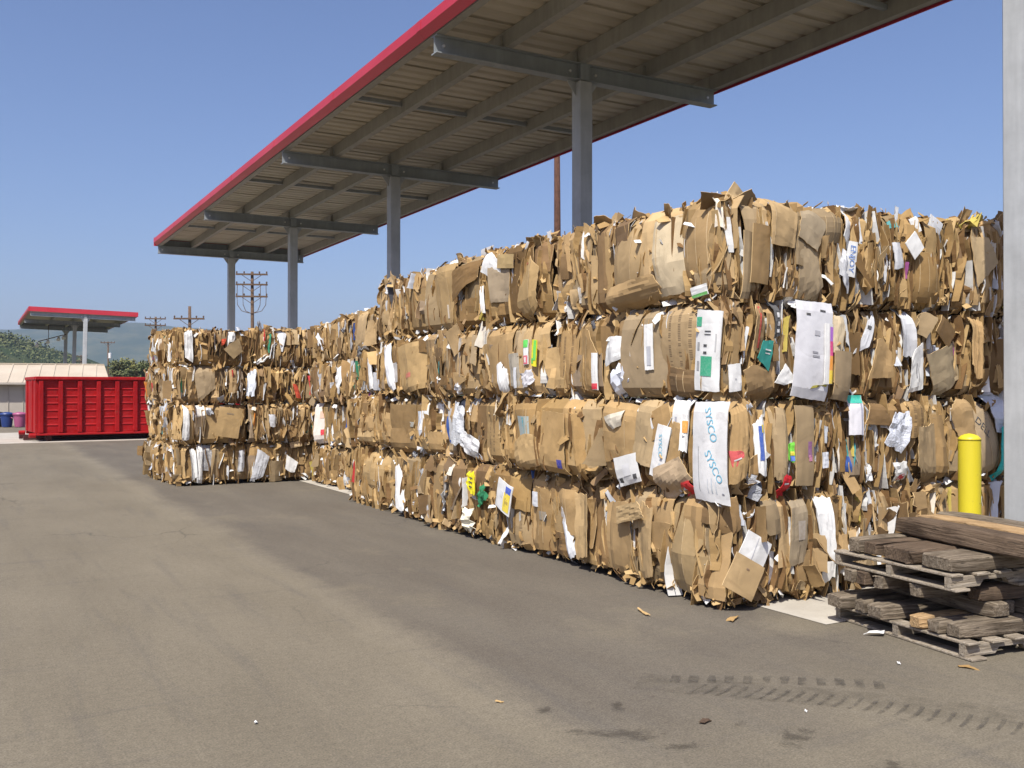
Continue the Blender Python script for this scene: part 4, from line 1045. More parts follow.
ELAB = {(0, 0): 'bottom row bale just behind the timber pile, beside the corner bale',
        (1, 0): 'third row bale with printed brown board and teal edged white slip above timber pile',
        (2, 0): 'second row bale with a long white torn sheet, right of the white carton',
        (3, 0): 'top row bale on the stack end with a white diamond shaped scrap',
        (0, 1): 'bottom row bale behind the yellow bollard next to the grey column',
        (1, 1): 'third row bale behind the bollard top with a printed round brown flap and teal strip',
        (2, 1): 'second row bale above the bollard, dark gap at its edge, beside the grey column',
        (3, 1): 'last top row bale on the stack end, beside the grey column'}
ext = {}
for k in range(4):
    for i in range(2):
        off = [0.04, 0.02][i] + jr.uniform(-0.02, 0.03)
        ext[(k, i)] = bale(ELAB[(k, i)], EXT[k][i] + 0.02, EXT[k][i + 1], 5.26 + off, 6.6, Zt[k][0], Zt[k][1] + ((0.04, 0.09)[i] if k == 3 else 0), ['R'], top=(k == 3), bottom=(k == 0))
MID = [('bottom', 5.24, 13.95, 15.1, 0.0, 0.68), ('bottom', 5.2, 15.14, 16.3, 0.0, 0.68), ('third', 5.18, 13.9, 15.08, 0.68, 1.42), ('third', 5.24, 15.12, 16.3, 0.68, 1.40),
       ('second', 4.93, 11.95, 13.4, 1.53, 2.16), ('second', 5.05, 13.45, 14.85, 1.42, 2.08), ('second', 5.16, 14.88, 16.28, 1.40, 2.07),
       ('top', 4.97, 11.95, 13.4, 2.16, 2.74), ('top', 5.06, 13.43, 14.85, 2.08, 2.74), ('top', 5.2, 14.9, 16.28, 2.07, 2.72)]
for n_, (tn, x0, ya, yb, z0, z1) in enumerate(MID):
    side = 'touching the tall stack' if ya < 12 else ('beside the far stack' if ya > 14.8 else ('in its centre' if tn in ('second', 'top') else 'behind the tall stack end'))
    bale(f'bale in the {tn} row of the narrow middle stack, {side}', x0, 6.4, ya, yb, z0, z1, ['L'], far=True, top=(tn == 'top'), bottom=(tn == 'bottom'), style={'L': 'strata' if n_ in (4, 7, 8, 5) else 'panel'})
LX = [2.96, 4.17, 5.4, 6.6]; LT = [(0.0, 0.69), (0.69, 1.36), (1.36, 2.0), (2.0, 2.62)]
for k in range(4):
    for i in range(3):
        wh = ['at its outer corner', 'in the middle of its front', 'at its inner end under the canopy'][i]
        bale(f'bale in the {TIER[k]} row of the far stack, {wh}', LX[i] + (jr.uniform(-0.04, 0.03) if i == 0 else 0), LX[i + 1] - 0.02, 16.48 + jr.uniform(-0.04, 0.04) - (0.03 if k == 1 else 0), 17.72, LT[k][0], LT[k][1] + (jr.uniform(-0.02, 0.06) if k == 3 else 0),
             ['R', 'L'] if i == 0 else ['R'], far=True, top=(k == 3), bottom=(k == 0), style={'R': 'panel' if (k, i) in ((1, 0), (0, 1), (0, 0)) else 'strata', 'L': 'strata'})
    bale(f'bale in the {TIER[k]} row of the far stack, behind its outer corner, facing red container', 2.96 + jr.uniform(-0.08, 0.02), 4.15, 17.74, 19.0, LT[k][0], LT[k][1], ['L'], far=True, top=(k == 3), bottom=(k == 0), style={'L': 'strata'})

# ---- the sheets that the eye picks out, each where it hangs
K0, K1, K2, K3, K4, K5, K6 = KRAFTS[:7]
WH = (0.72, 0.72, 0.70); WG = (0.55, 0.56, 0.58); PALE = (0.56, 0.45, 0.28)
BLU = (0.16, 0.46, 0.62); GRN = (0.05, 0.36, 0.20); BLK = (0.05, 0.05, 0.05); REDI = (0.60, 0.03, 0.05)
C, P_, Q, F = M_CARD, M_PAPER, M_PRINT, M_FILM
H = [  # face, along (Y or X), height, width, height, roll, shape, material, colour, yaw, out, printing
 ('L', 6.27, 2.63, 0.78, 0.70, -2, 'bowed', C, K2, 4, 0.055, []),
 ('L', 6.20, 2.38, 0.66, 0.22, 12, 'torn', C, K0, 4, 0.075, []),
 ('L', 5.79, 2.66, 0.30, 0.58, 6, 'panel', C, PALE, 10, 0.045, []),
 ('L', 5.50, 2.69, 0.34, 0.60, 1, 'bowed', C, K0, -4, 0.055, []),
 ('L', 5.46, 2.33, 0.17, 0.08, 8, 'flat', P_, WH, 0, 0.075, [('P', 0, -0.36, 1.0, 0.26, (0.20, 0.60, 0.16))]),
 ('L', 5.75, 2.00, 0.50, 0.56, -1, 'bowed', Q, K2, -3, 0.045, []),
 ('L', 5.69, 1.66, 0.70, 0.23, -3, 'panel', C, K6, 0, 0.08, []),
 ('L', 6.03, 1.94, 0.09, 0.36, 2, 'flat', P_, WH, 10, 0.06, [('P', 0.05, -0.2, 0.5, 0.42, (0.42, 0.43, 0.46))]),
 ('L', 5.38, 1.89, 0.27, 0.58, -4, 'flat', P_, WH, -6, 0.055, [('P', 0.0, -0.20, 0.46, 0.25, GRN), ('P', -0.36, 0.36, 0.22, 0.12, GRN), ('P', -0.05, 0.06, 0.14, 0.03, BLK), ('P', -0.05, -0.03, 0.14, 0.03, BLK), ('P', 0.02, 0.24, 0.26, 0.015, BLK), ('P', 0.02, 0.20, 0.26, 0.012, BLK), ('P', -0.34, 0.05, 0.1, 0.10, (0.3, 0.3, 0.3)), ('P', -0.34, -0.2, 0.1, 0.12, (0.3, 0.3, 0.3)), ('P', 0.34, 0.1, 0.05, 0.22, (0.45, 0.45, 0.45))]),
 ('L', 6.52, 1.93, 0.34, 0.19, 4, 'torn', P_, WH, 8, 0.07, []),
 ('L', 6.46, 1.67, 0.34, 0.32, 15, 'wad', P_, (0.66, 0.69, 0.76), 0, 0.06, []),
 ('L', 6.86, 1.76, 0.08, 0.32, 1, 'flat', P_, WH, 12, 0.055, [('P', 0, -0.40, 0.9, 0.16, REDI)]),
 ('L', 7.86, 1.96, 0.09, 0.24, 2, 'flat', P_, WH, -4, 0.07, [('P', 0, 0.34, 0.96, 0.30, (0.12, 0.62, 0.10)), ('P', 0, -0.30, 0.8, 0.34, (0.62, 0.12, 0.16)), ('P', 0, -0.30, 0.3, 0.22, WH)]),
 ('L', 7.73, 1.95, 0.08, 0.25, -4, 'flat', P_, (0.72, 0.66, 0.04), -4, 0.075, [('P', 0.2, 0.1, 0.5, 0.75, (0.14, 0.58, 0.08)), ('P', -0.2, -0.3, 0.3, 0.2, (0.1, 0.5, 0.08))]),
 ('L', 8.36, 1.70, 0.20, 0.42, 14, 'strip', P_, WH, 6, 0.06, []),
 ('L', 8.09, 1.80, 0.20, 0.34, 3, 'panel', C, (0.36, 0.32, 0.25), 4, 0.06, []),
 ('L', 8.04, 1.72, 0.05, 0.2, 2, 'flat', P_, WG, 0, 0.07, []),
 ('L', 7.84, 1.72, 0.16, 0.14, 20, 'crumple', P_, (0.55, 0.54, 0.56), 0, 0.06, []),
 ('L', 8.42, 1.9, 0.5, 0.6, 0, 'panel', C, K0, 6, 0.03, []),
 ('L', 7.92, 1.9, 0.46, 0.62, 0, 'panel', C, K2, -4, 0.03, []),
 ('L', 8.61, 2.90, 0.34, 0.24, -22, 'torn', P_, WH, 6, 0.09, []),
 ('L', 8.42, 2.66, 0.38, 0.38, 0, 'panel', C, (0.40, 0.315, 0.21), 4, 0.055, []),
 ('L', 7.93, 2.61, 0.50, 0.66, 1, 'panel', C, K2, -3, 0.05, [('P', 0.14, 0.30, 0.10, 0.03, (0.45, 0.12, 0.07))]),
 ('L', 8.30, 2.88, 0.30, 0.14, -6, 'flat', C, (0.48, 0.35, 0.165), 2, 0.08, []),
 ('L', 9.88, 2.62, 0.74, 0.70, 1, 'panel', C, K2, 2, 0.05, [('P', -0.2, -0.28, 0.06, 0.10, (0.30, 0.22, 0.14)), ('P', 0.24, -0.2, 0.05, 0.22, (0.60, 0.52, 0.40))]),
 ('L', 9.25, 2.80, 0.50, 0.22, 22, 'torn', C, K6, 10, 0.11, []),
 ('L', 6.43, 1.26, 0.42, 0.50, -3, 'panel', C, K0, 6, 0.05, []),
 ('L', 6.46, 1.36, 0.20, 0.10, 18, 'torn', P_, (0.66, 0.60, 0.48), 0, 0.09, []),
 ('L', 6.32, 0.95, 0.30, 0.24, 14, 'flat', P_, WH, 4, 0.08, [('P', -0.33, -0.32, 0.16, 0.2, BLK), ('P', 0.33, -0.28, 0.16, 0.16, BLK), ('P', 0.0, 0.0, 0.34, 0.4, (0.6, 0.6, 0.6))]),
 ('L', 6.10, 1.25, 0.24, 0.52, -8, 'panel', C, (0.39, 0.28, 0.145), 8, 0.06, []),
 ('L', 5.90, 1.12, 0.16, 0.42, -14, 'flat', P_, WH, 0, 0.065, [('T', 'SYSCO', 0.0, 0.12, 0.06, -76, BLU), ('P', 0.2, -0.3, 0.2, 0.2, (0.5, 0.55, 0.6))]),
 ('L', 5.93, 1.35, 0.30, 0.22, 24, 'flat', C, K1, 4, 0.07, [('P', -0.3, 0.1, 0.14, 0.4, WH)]),
 ('L', 5.70, 1.34, 0.16, 0.36, -4, 'flat', P_, WH, 4, 0.055, [('P', -0.2, 0.1, 0.15, 0.1, (0.4, 0.4, 0.45))]),
 ('L', 5.60, 1.36, 0.09, 0.36, 0, 'strip', P_, WH, 4, 0.06, [('P', 0, -0.1, 0.7, 0.25, (0.72, 0.33, 0.06))]),
 ('L', 5.72, 1.16, 0.14, 0.42, -16, 'panel', C, K0, 6, 0.07, []),
 ('L', 5.34, 1.15, 0.36, 0.74, -1, 'flat', P_, (0.74, 0.74, 0.73), -8, 0.115, [('T', 'SYSCO', 0.08, 0.27, 0.085, -74, BLU), ('T', 'SYSCO', 0.16, -0.14, 0.085, -60, BLU), ('P', -0.27, -0.2, 0.02, 0.5, (0.35, 0.36, 0.38)), ('P', 0.10, -0.34, 0.03, 0.18, (0.5, 0.55, 0.6)), ('P', 0.20, -0.36, 0.02, 0.16, (0.5, 0.55, 0.6)), ('P', 0.0, -0.36, 0.02, 0.20, (0.55, 0.58, 0.62)), ('P', 0.36, -0.42, 0.06, 0.06, (0.4, 0.4, 0.45))]),
 ('L', 5.82, 0.93, 0.36, 0.22, 30, 'torn', C, (0.40, 0.295, 0.18), 0, 0.085, []),
 ('L', 5.62, 0.86, 0.14, 0.09, 20, 'crumple', P_, (0.6, 0.05, 0.05), 0, 0.08, []),
 ('L', 7.91, 1.20, 0.40, 0.56, 0, 'panel', C, K1, 4, 0.045, [('P', 0.0, 0.1, 0.55, 0.34, (0.36, 0.42, 0.40)), ('P', 0.05, 0.1, 0.12, 0.3, (0.12, 0.40, 0.46))]),
 ('L', 7.40, 1.12, 0.46, 0.56, -2, 'panel', C, K0, -4, 0.045, [('P', 0.35, -0.32, 0.14, 0.14, (0.05, 0.05, 0.30))]),
 ('L', 7.85, 1.02, 0.55, 0.30, 6, 'torn', C, K2, 2, 0.06, []),
 ('L', 6.98, 1.14, 0.12, 0.66, 8, 'strip', C, K1, 16, 0.075, []),
 ('L', 9.50, 1.22, 0.26, 0.46, -10, 'crumple', F, (0.60, 0.62, 0.64), 0, 0.05, []),
 ('L', 9.22, 0.98, 0.40, 0.22, -20, 'crumple', F, (0.62, 0.62, 0.62), 0, 0.07, []),
 ('L', 10.93, 1.12, 0.90, 0.60, 0, 'panel', C, K1, 2, 0.03, [('P', 0.2, 0.1, 0.16, 0.1, (0.36, 0.35, 0.30)), ('P', 0.2, -0.15, 0.16, 0.1, (0.36, 0.35, 0.30))]),
 ('L', 12.24, 1.16, 1.50, 0.70, 0, 'bowed', C, K0, 2, 0.045, []),
 ('L', 9.08, 0.62, 0.16, 0.24, -8, 'crumple', P_, (0.78, 0.68, 0.03), 0, 0.09, [('P', 0, 0.0, 0.5, 0.06, BLK), ('P', 0.05, 0.2, 0.4, 0.06, BLK), ('P', 0, -0.2, 0.45, 0.06, BLK)]),
 ('L', 8.86, 0.50, 0.24, 0.20, 25, 'wad', P_, (0.04, 0.22, 0.10), 0, 0.09, []),
 ('L', 8.34, 0.54, 0.36, 0.30, -14, 'flat', P_, WH, -12, 0.12, [('P', 0.27, -0.1, 0.36, 0.62, (0.74, 0.58, 0.05)), ('P', 0.30, 0.28, 0.3, 0.3, (0.05, 0.10, 0.45)), ('P', 0.28, -0.1, 0.2, 0.3, (0.45, 0.33, 0.05)), ('P', -0.12, 0.05, 0.2, 0.2, (0.6, 0.62, 0.62))]),
 ('L', 9.27, 0.20, 0.36, 0.26, 10, 'wad', P_, (0.74, 0.70, 0.55), 0, 0.08, []),
 ('L', 7.31, 0.22, 0.18, 0.46, 8, 'strip', P_, (0.70, 0.72, 0.74), 0, 0.07, []),
 ('L', 7.85, 0.56, 0.10, 0.14, 0, 'flat', P_, WG, 0, 0.08, []),
 ('L', 7.77, 0.38, 0.40, 0.60, 0, 'panel', C, K1, 2, 0.05, [('P', 0.1, 0.05, 0.3, 0.14, (0.30, 0.25, 0.18))]),
 ('L', 7.37, 0.50, 0.40, 0.42, 0, 'panel', C, K0, -2, 0.05, []),
 ('L', 7.02, 0.33, 0.22, 0.56, 4, 'strip', C, K2, -14, 0.07, []),
 ('L', 12.23, 0.35, 1.60, 0.78, -1, 'bowed', C, K2, 2, 0.05, [('P', 0.14, 0.24, 0.07, 0.14, WH)]),
 ('L', 11.22, 0.30, 0.26, 0.60, 12, 'strip', P_, WH, 10, 0.05, []),
 ('L', 5.62, 0.40, 0.50, 0.72, 0, 'panel', C, (0.42, 0.29, 0.13), -3, 0.055, []),
 ('L', 6.45, 0.36, 0.36, 0.60, 0, 'panel', C, K0, 8, 0.05, []),
 ('L', 6.08, 0.40, 0.20, 0.62, -4, 'strip', C, K2, 14, 0.06, []),
 ('L', 6.28, 0.62, 0.46, 0.14, 14, 'torn', C, (0.48, 0.33, 0.15), 0, 0.12, []),
 ('L', 6.99, 1.84, 0.28, 0.58, 0, 'panel', C, K1, -6, 0.05, []),
 ('L', 7.30, 1.88, 0.26, 0.56, 2, 'panel', Q, K1, 4, 0.04, []),
 ('L', 10.66, 1.86, 0.72, 0.58, 8, 'panel', C, K2, 4, 0.05, [('P', -0.1, -0.12, 0.22, 0.10, (0.50, 0.14, 0.09))]),
 ('L', 11.36, 1.86, 0.28, 0.60, 22, 'strip', P_, (0.76, 0.77, 0.78), 6, 0.07, []),
 # ---- the end of the tall stack
 ('R', 5.26, 2.84, 0.27, 0.34, -8, 'panel', C, K2, -6, 0.09, []),
 ('R', 5.03, 2.60, 0.19, 0.44, -4, 'flat', C, K1, 8, 0.07, []),
 ('R', 4.92, 2.51, 0.09, 0.50, -2, 'flat', C, K5, 10, 0.06, []),
 ('R', 4.86, 3.00, 0.13, 0.24, -38, 'flat', C, (0.48, 0.34, 0.165), 12, 0.03, []),
 ('R', 5.54, 2.82, 0.24, 0.28, -24, 'torn', C, (0.39, 0.305, 0.19), 0, 0.08, []),
 ('R', 5.56, 2.52, 0.26, 0.42, 10, 'torn', C, (0.36, 0.27, 0.155), -6, 0.07, []),
 ('R', 5.80, 2.88, 0.30, 0.28, 3, 'bowed', C, K5, 2, 0.07, []),
 ('R', 6.03, 2.88, 0.10, 0.22, -12, 'torn', P_, WH, 6, 0.07, []),
 ('R', 6.00, 2.52, 0.15, 0.30, -8, 'crumple', P_, WG, -10, 0.05, []),
 ('R', 6.10, 2.64, 0.11, 0.28, -7, 'flat', P_, WH, 6, 0.13, [('T', 'ENJOY', 0.0, 0.0, 0.075, -90, (0.10, 0.22, 0.55))]),
 ('R', 6.78, 2.79, 0.17, 0.17, 42, 'flat', P_, WH, 6, 0.10, []),
 ('R', 6.62, 2.71, 0.12, 0.22, 6, 'strip', P_, WG, 0, 0.06, []),
 ('R', 7.00, 2.55, 0.38, 0.42, -2, 'bowed', C, K1, 2, 0.07, []),
 ('R', 7.12, 3.00, 0.15, 0.12, -30, 'flat', P_, WG, 0, 0.02, []),
 ('R', 6.86, 2.97, 0.11, 0.13, 20, 'flat', P_, WH, 0, 0.04, []),
 ('R', 7.68, 2.78, 0.26, 0.40, 10, 'torn', C, (0.43, 0.31, 0.16), 10, 0.06, []),
 ('R', 5.54, 1.90, 0.36, 0.74, -6, 'flat', P_, (0.58, 0.58, 0.60), -6, 0.13, [('P', -0.22, 0.36, 0.12, 0.02, BLK), ('P', 0.2, 0.42, 0.16, 0.02, BLK), ('P', 0.05, 0.18, 0.16, 0.05, (0.40, 0.40, 0.43)), ('P', 0.02, -0.02, 0.16, 0.02, (0.25, 0.25, 0.27)), ('P', 0.05, -0.06, 0.2, 0.02, (0.25, 0.25, 0.27))]),
 ('R', 5.50, 2.25, 0.30, 0.07, 4, 'crumple', P_, (0.78, 0.77, 0.75), 0, 0.15, []),
 ('R', 5.68, 1.87, 0.09, 0.46, -3, 'flat', P_, WH, 8, 0.15, [('P', 0.24, 0.34, 0.45, 0.24, (0.40, 0.14, 0.55)), ('P', 0.24, 0.10, 0.45, 0.24, (0.66, 0.06, 0.22)), ('P', 0.24, -0.14, 0.45, 0.24, (0.74, 0.30, 0.04)), ('P', 0.24, -0.37, 0.45, 0.22, (0.76, 0.55, 0.05))]),
 ('R', 5.52, 1.58, 0.24, 0.08, 6, 'crumple', P_, (0.40, 0.36, 0.08), 0, 0.12, []),
 ('R', 5.89, 1.71, 0.20, 0.38, -4, 'flat', C, K5, 4, 0.09, []),
 ('R', 5.88, 2.08, 0.17, 0.34, -20, 'torn', C, PALE, -16, 0.08, []),
 ('R', 5.08, 1.87, 0.13, 0.17, -8, 'torn', P_, (0.04, 0.26, 0.22), 0, 0.09, [('P', 0.1, 0.15, 0.5, 0.06, WH), ('P', 0.1, 0.0, 0.4, 0.05, WH)]),
 ('R', 5.05, 1.66, 0.20, 0.32, 26, 'torn', C, K1, 6, 0.08, []),
 ('R', 5.02, 2.06, 0.12, 0.34, 0, 'strip', C, K1, 10, 0.07, [('P', 0, 0, 0.2, 0.9, (0.55, 0.08, 0.05))]),
 ('R', 4.81, 1.69, 0.11, 0.20, 5, 'flat', P_, WH, 0, 0.08, [('P', 0, -0.05, 0.12, 0.05, (0.35, 0.35, 0.38))]),
 ('R', 5.28, 1.69, 0.12, 0.12, 40, 'torn', P_, WH, 0, 0.09, []),
 ('R', 5.20, 2.13, 0.08, 0.26, 2, 'strip', P_, (0.10, 0.10, 0.10), 0, 0.08, [('P', 0.0, 0.1, 0.4, 0.14, WH), ('P', 0.0, -0.15, 0.4, 0.12, WH), ('P', 0, -0.35, 0.5, 0.1, WH)]),
 ('R', 6.73, 2.10, 0.13, 0.40, 4, 'strip', P_, WG, 0, 0.07, []),
 ('R', 6.86, 1.73, 0.19, 0.34, 8, 'torn', P_, WH, 0, 0.09, [('P', -0.1, 0.1, 0.06, 0.35, (0.25, 0.25, 0.27)), ('P', 0.05, 0.0, 0.04, 0.3, (0.3, 0.3, 0.3))]),
 ('R', 6.45, 1.82, 0.22, 0.36, -16, 'torn', C, K0, -6, 0.08, []),
 ('R', 7.32, 1.80, 0.40, 0.40, 24, 'torn', C, (0.42, 0.325, 0.19), 4, 0.06, []),
 ('R', 7.24, 2.10, 0.22, 0.18, -38, 'flat', C, K6, 0, 0.07, []),
 ('R', 7.62, 2.0, 0.14, 0.5, 0, 'strip', C, (0.52, 0.33, 0.14), 10, 0.07, []),
 ('R', 6.30, 2.05, 0.12, 0.26, -18, 'torn', P_, WG, 0, 0.08, [('P', -0.1, 0.2, 0.3, 0.12, BLK)]),
 ('R', 5.03, 1.19, 0.10, 0.42, 2, 'strip', P_, WH, 0, 0.06, [('P', 0.0, 0.05, 0.4, 0.6, (0.06, 0.12, 0.42)), ('P', 0.2, 0.3, 0.2, 0.14, (0.6, 0.5, 0.05))]),
 ('R', 5.31, 1.12, 0.06, 0.15, 0, 'strip', P_, (0.16, 0.50, 0.06), 0, 0.08, [('P', 0.1, -0.2, 0.6, 0.25, (0.06, 0.14, 0.5)), ('P', 0.1, 0.05, 0.5, 0.2, (0.7, 0.6, 0.05))]),
 ('R', 5.28, 0.90, 0.09, 0.17, 0, 'torn', P_, (0.62, 0.03, 0.04), 0, 0.08, [('P', 0, 0.0, 0.5, 0.08, WH)]),
 ('R', 5.48, 1.18, 0.20, 0.60, 0, 'flat', C, K5, 3, 0.08, [('P', 0.24, -0.05, 0.22, 0.2, (0.25, 0.10, 0.22)), ('P', 0.28, -0.16, 0.2, 0.08, (0.55, 0.2, 0.32))]),
 ('R', 5.24, 1.22, 0.13, 0.56, 0, 'strip', C, K5, -6, 0.07, []),
 ('R', 5.72, 1.06, 0.06, 0.12, 2, 'flat', P_, (0.66, 0.68, 0.72), 0, 0.08, []),
 ('R', 4.83, 1.2, 0.14, 0.56, -6, 'torn', C, K0, 8, 0.08, []),
 ('R', 4.80, 1.10, 0.12, 0.14, 20, 'torn', P_, (0.62, 0.12, 0.12), 0, 0.09, [('P', 0, 0.0, 0.5, 0.08, WH)]),
 ('R', 6.12, 1.40, 0.16, 0.32, 0, 'flat', P_, (0.76, 0.75, 0.78), 2, 0.12, [('P', 0.0, 0.40, 0.94, 0.20, (0.04, 0.45, 0.34)), ('P', 0.36, -0.1, 0.12, 0.8, (0.36, 0.37, 0.45))]),
 ('R', 6.84, 1.36, 0.22, 0.32, 0, 'panel', Q, K1, 0, 0.09, []),
 ('R', 6.60, 1.26, 0.20, 0.34, -18, 'crumple', F, (0.62, 0.65, 0.72), 0, 0.09, []),
 ('R', 6.38, 1.40, 0.22, 0.22, 0, 'torn', C, K6, 6, 0.08, []),
 ('R', 6.66, 0.92, 0.14, 0.18, 12, 'crumple', P_, WH, 0, 0.10, [('P', 0, -0.2, 0.5, 0.25, REDI)]),
 ('R', 7.72, 1.14, 0.40, 0.68, 16, 'bowed', C, (0.40, 0.29, 0.16), 6, 0.09, [('T', 'DELL', -0.06, 0.22, 0.095, -62, BLK)]),
 ('R', 7.90, 1.06, 0.09, 0.46, -4, 'strip', F, (0.02, 0.42, 0.40), 0, 0.13, []),
 ('R', 7.98, 1.40, 0.28, 0.32, 10, 'crumple', F, (0.55, 0.57, 0.62), 0, 0.09, []),
 ('R', 8.02, 1.02, 0.05, 0.30, 0, 'strip', P_, (0.45, 0.62, 0.18), 0, 0.11, []),
 ('R', 4.98, 0.42, 0.26, 0.24, -28, 'flat', P_, WH, 0, 0.10, [('P', -0.05, 0, 0.02, 0.9, (0.45, 0.46, 0.5))]),
 ('R', 4.85, 0.26, 0.28, 0.26, -30, 'flat', C, K2, -8, 0.16, [('P', 0.0, 0.22, 0.1, 0.05, (0.22, 0.14, 0.08))]),
 ('R', 5.72, 0.40, 0.13, 0.70, 3, 'strip', P_, WH, 0, 0.08, []),
 ('R', 5.16, 0.66, 0.17, 0.26, 4, 'panel', C, K5, 0, 0.08, []),
 ('R', 5.44, 0.52, 0.18, 0.48, 0, 'panel', C, (0.39, 0.305, 0.19), 2, 0.07, [('P', 0.1, 0.05, 0.4, 0.3, (0.33, 0.28, 0.22))]),
 ('R', 6.94, 1.06, 0.22, 0.52, 4, 'strip', C, K5, 0, 0.09, []),
 ('R', 7.16, 1.12, 0.20, 0.54, 3, 'panel', C, K1, 0, 0.09, []),
 ('R', 5.58, 2.55, 0.22, 0.60, 4, 'torn', C, K5, 4, 0.05, []),
 ('R', 7.46, 1.36, 0.18, 0.34, 10, 'strip', C, K0, 4, 0.09, []),
 # ---- the far stack and the middle stack
 ('R', 3.35, 0.30, 0.10, 0.56, 0, 'strip', P_, WH, 0, 0.07, []), ('R', 3.26, 0.32, 0.08, 0.52, 4, 'strip', P_, WH, 10, 0.07, []),
 ('R', 3.80, 1.05, 0.40, 0.50, -10, 'flat', C, K2, 0, 0.14, [('P', 0.0, 0.30, 0.3, 0.05, (0.25, 0.18, 0.1))]),
 ('R', 4.38, 0.30, 0.22, 0.40, -8, 'torn', P_, WG, 0, 0.08, []), ('R', 4.05, 0.40, 0.10, 0.44, 0, 'strip', P_, WG, 0, 0.06, []),
 ('R', 4.90, 0.26, 0.16, 0.28, -6, 'torn', P_, WH, 0, 0.08, []), ('R', 5.05, 0.66, 0.36, 0.10, 8, 'flat', C, (0.48, 0.35, 0.19), 0, 0.16, []),
 ('R', 4.20, 1.70, 0.16, 0.46, -4, 'crumple', P_, (0.66, 0.70, 0.76), 0, 0.09, []), ('R', 3.70, 2.40, 0.08, 0.12, 0, 'torn', P_, (0.62, 0.10, 0.05), 0, 0.09, []),
 ('R', 3.90, 2.30, 0.26, 0.22, 20, 'torn', C, K5, 0, 0.09, []), ('R', 4.55, 1.05, 0.08, 0.18, 0, 'torn', P_, WG, 0, 0.08, []), ('R', 4.98, 1.58, 0.07, 0.24, 16, 'strip', P_, (0.55, 0.09, 0.05), 0, 0.08, []),
 ('R', 3.15, 2.32, 0.12, 0.5, 2, 'strip', P_, WH, 10, 0.06, []), ('R', 3.86, 2.50, 0.10, 0.2, 0, 'strip', P_, WH, 0, 0.08, []), ('R', 3.45, 1.75, 0.30, 0.55, 10, 'torn', C, K5, 0, 0.07, []),
 ('R', 3.12, 1.05, 0.10, 0.5, 0, 'strip', P_, WH, 8, 0.08, []),
 ('L', 15.7, 1.06, 0.50, 0.60, 6, 'strip', P_, (0.66, 0.60, 0.54), 4, 0.06, [('P', 0.1, -0.3, 0.2, 0.16, REDI), ('P', 0.1, 0.2, 0.3, 0.2, (0.62, 0.4, 0.3))]),
 ('L', 13.0, 2.45, 0.42, 0.50, 0, 'torn', C, K2, -6, 0.08, []), ('L', 12.6, 1.86, 0.16, 0.4, 4, 'strip', P_, WH, 0, 0.07, []), ('L', 13.0, 2.24, 0.3, 0.2, 0, 'torn', P_, WH, 0, 0.07, []),
 ('L', 14.3, 1.75, 0.2, 0.4, 0, 'crumple', P_, WH, 0, 0.07, []),
]
hg = random.Random(8)
def find_bale(face, s, z, far_plane):
    best = None
    for B in BALES:
        if face not in B['faces']: continue
        if face == 'L':
            ok = B['y0'] - 0.02 <= s <= B['y1'] + 0.02 and B['z0'] - 0.02 <= z <= B['z1'] + 0.15
            pl = B['x0']
        else:
            ok = B['x0'] - 0.02 <= s <= B['x1'] + 0.02 and B['z0'] - 0.02 <= z <= B['z1'] + 0.15
            pl = B['y0']
            if ok and (pl > 10) != far_plane: ok = False
        if ok and (best is None or B['z0'] <= z < B['z1']): best = B
    return best
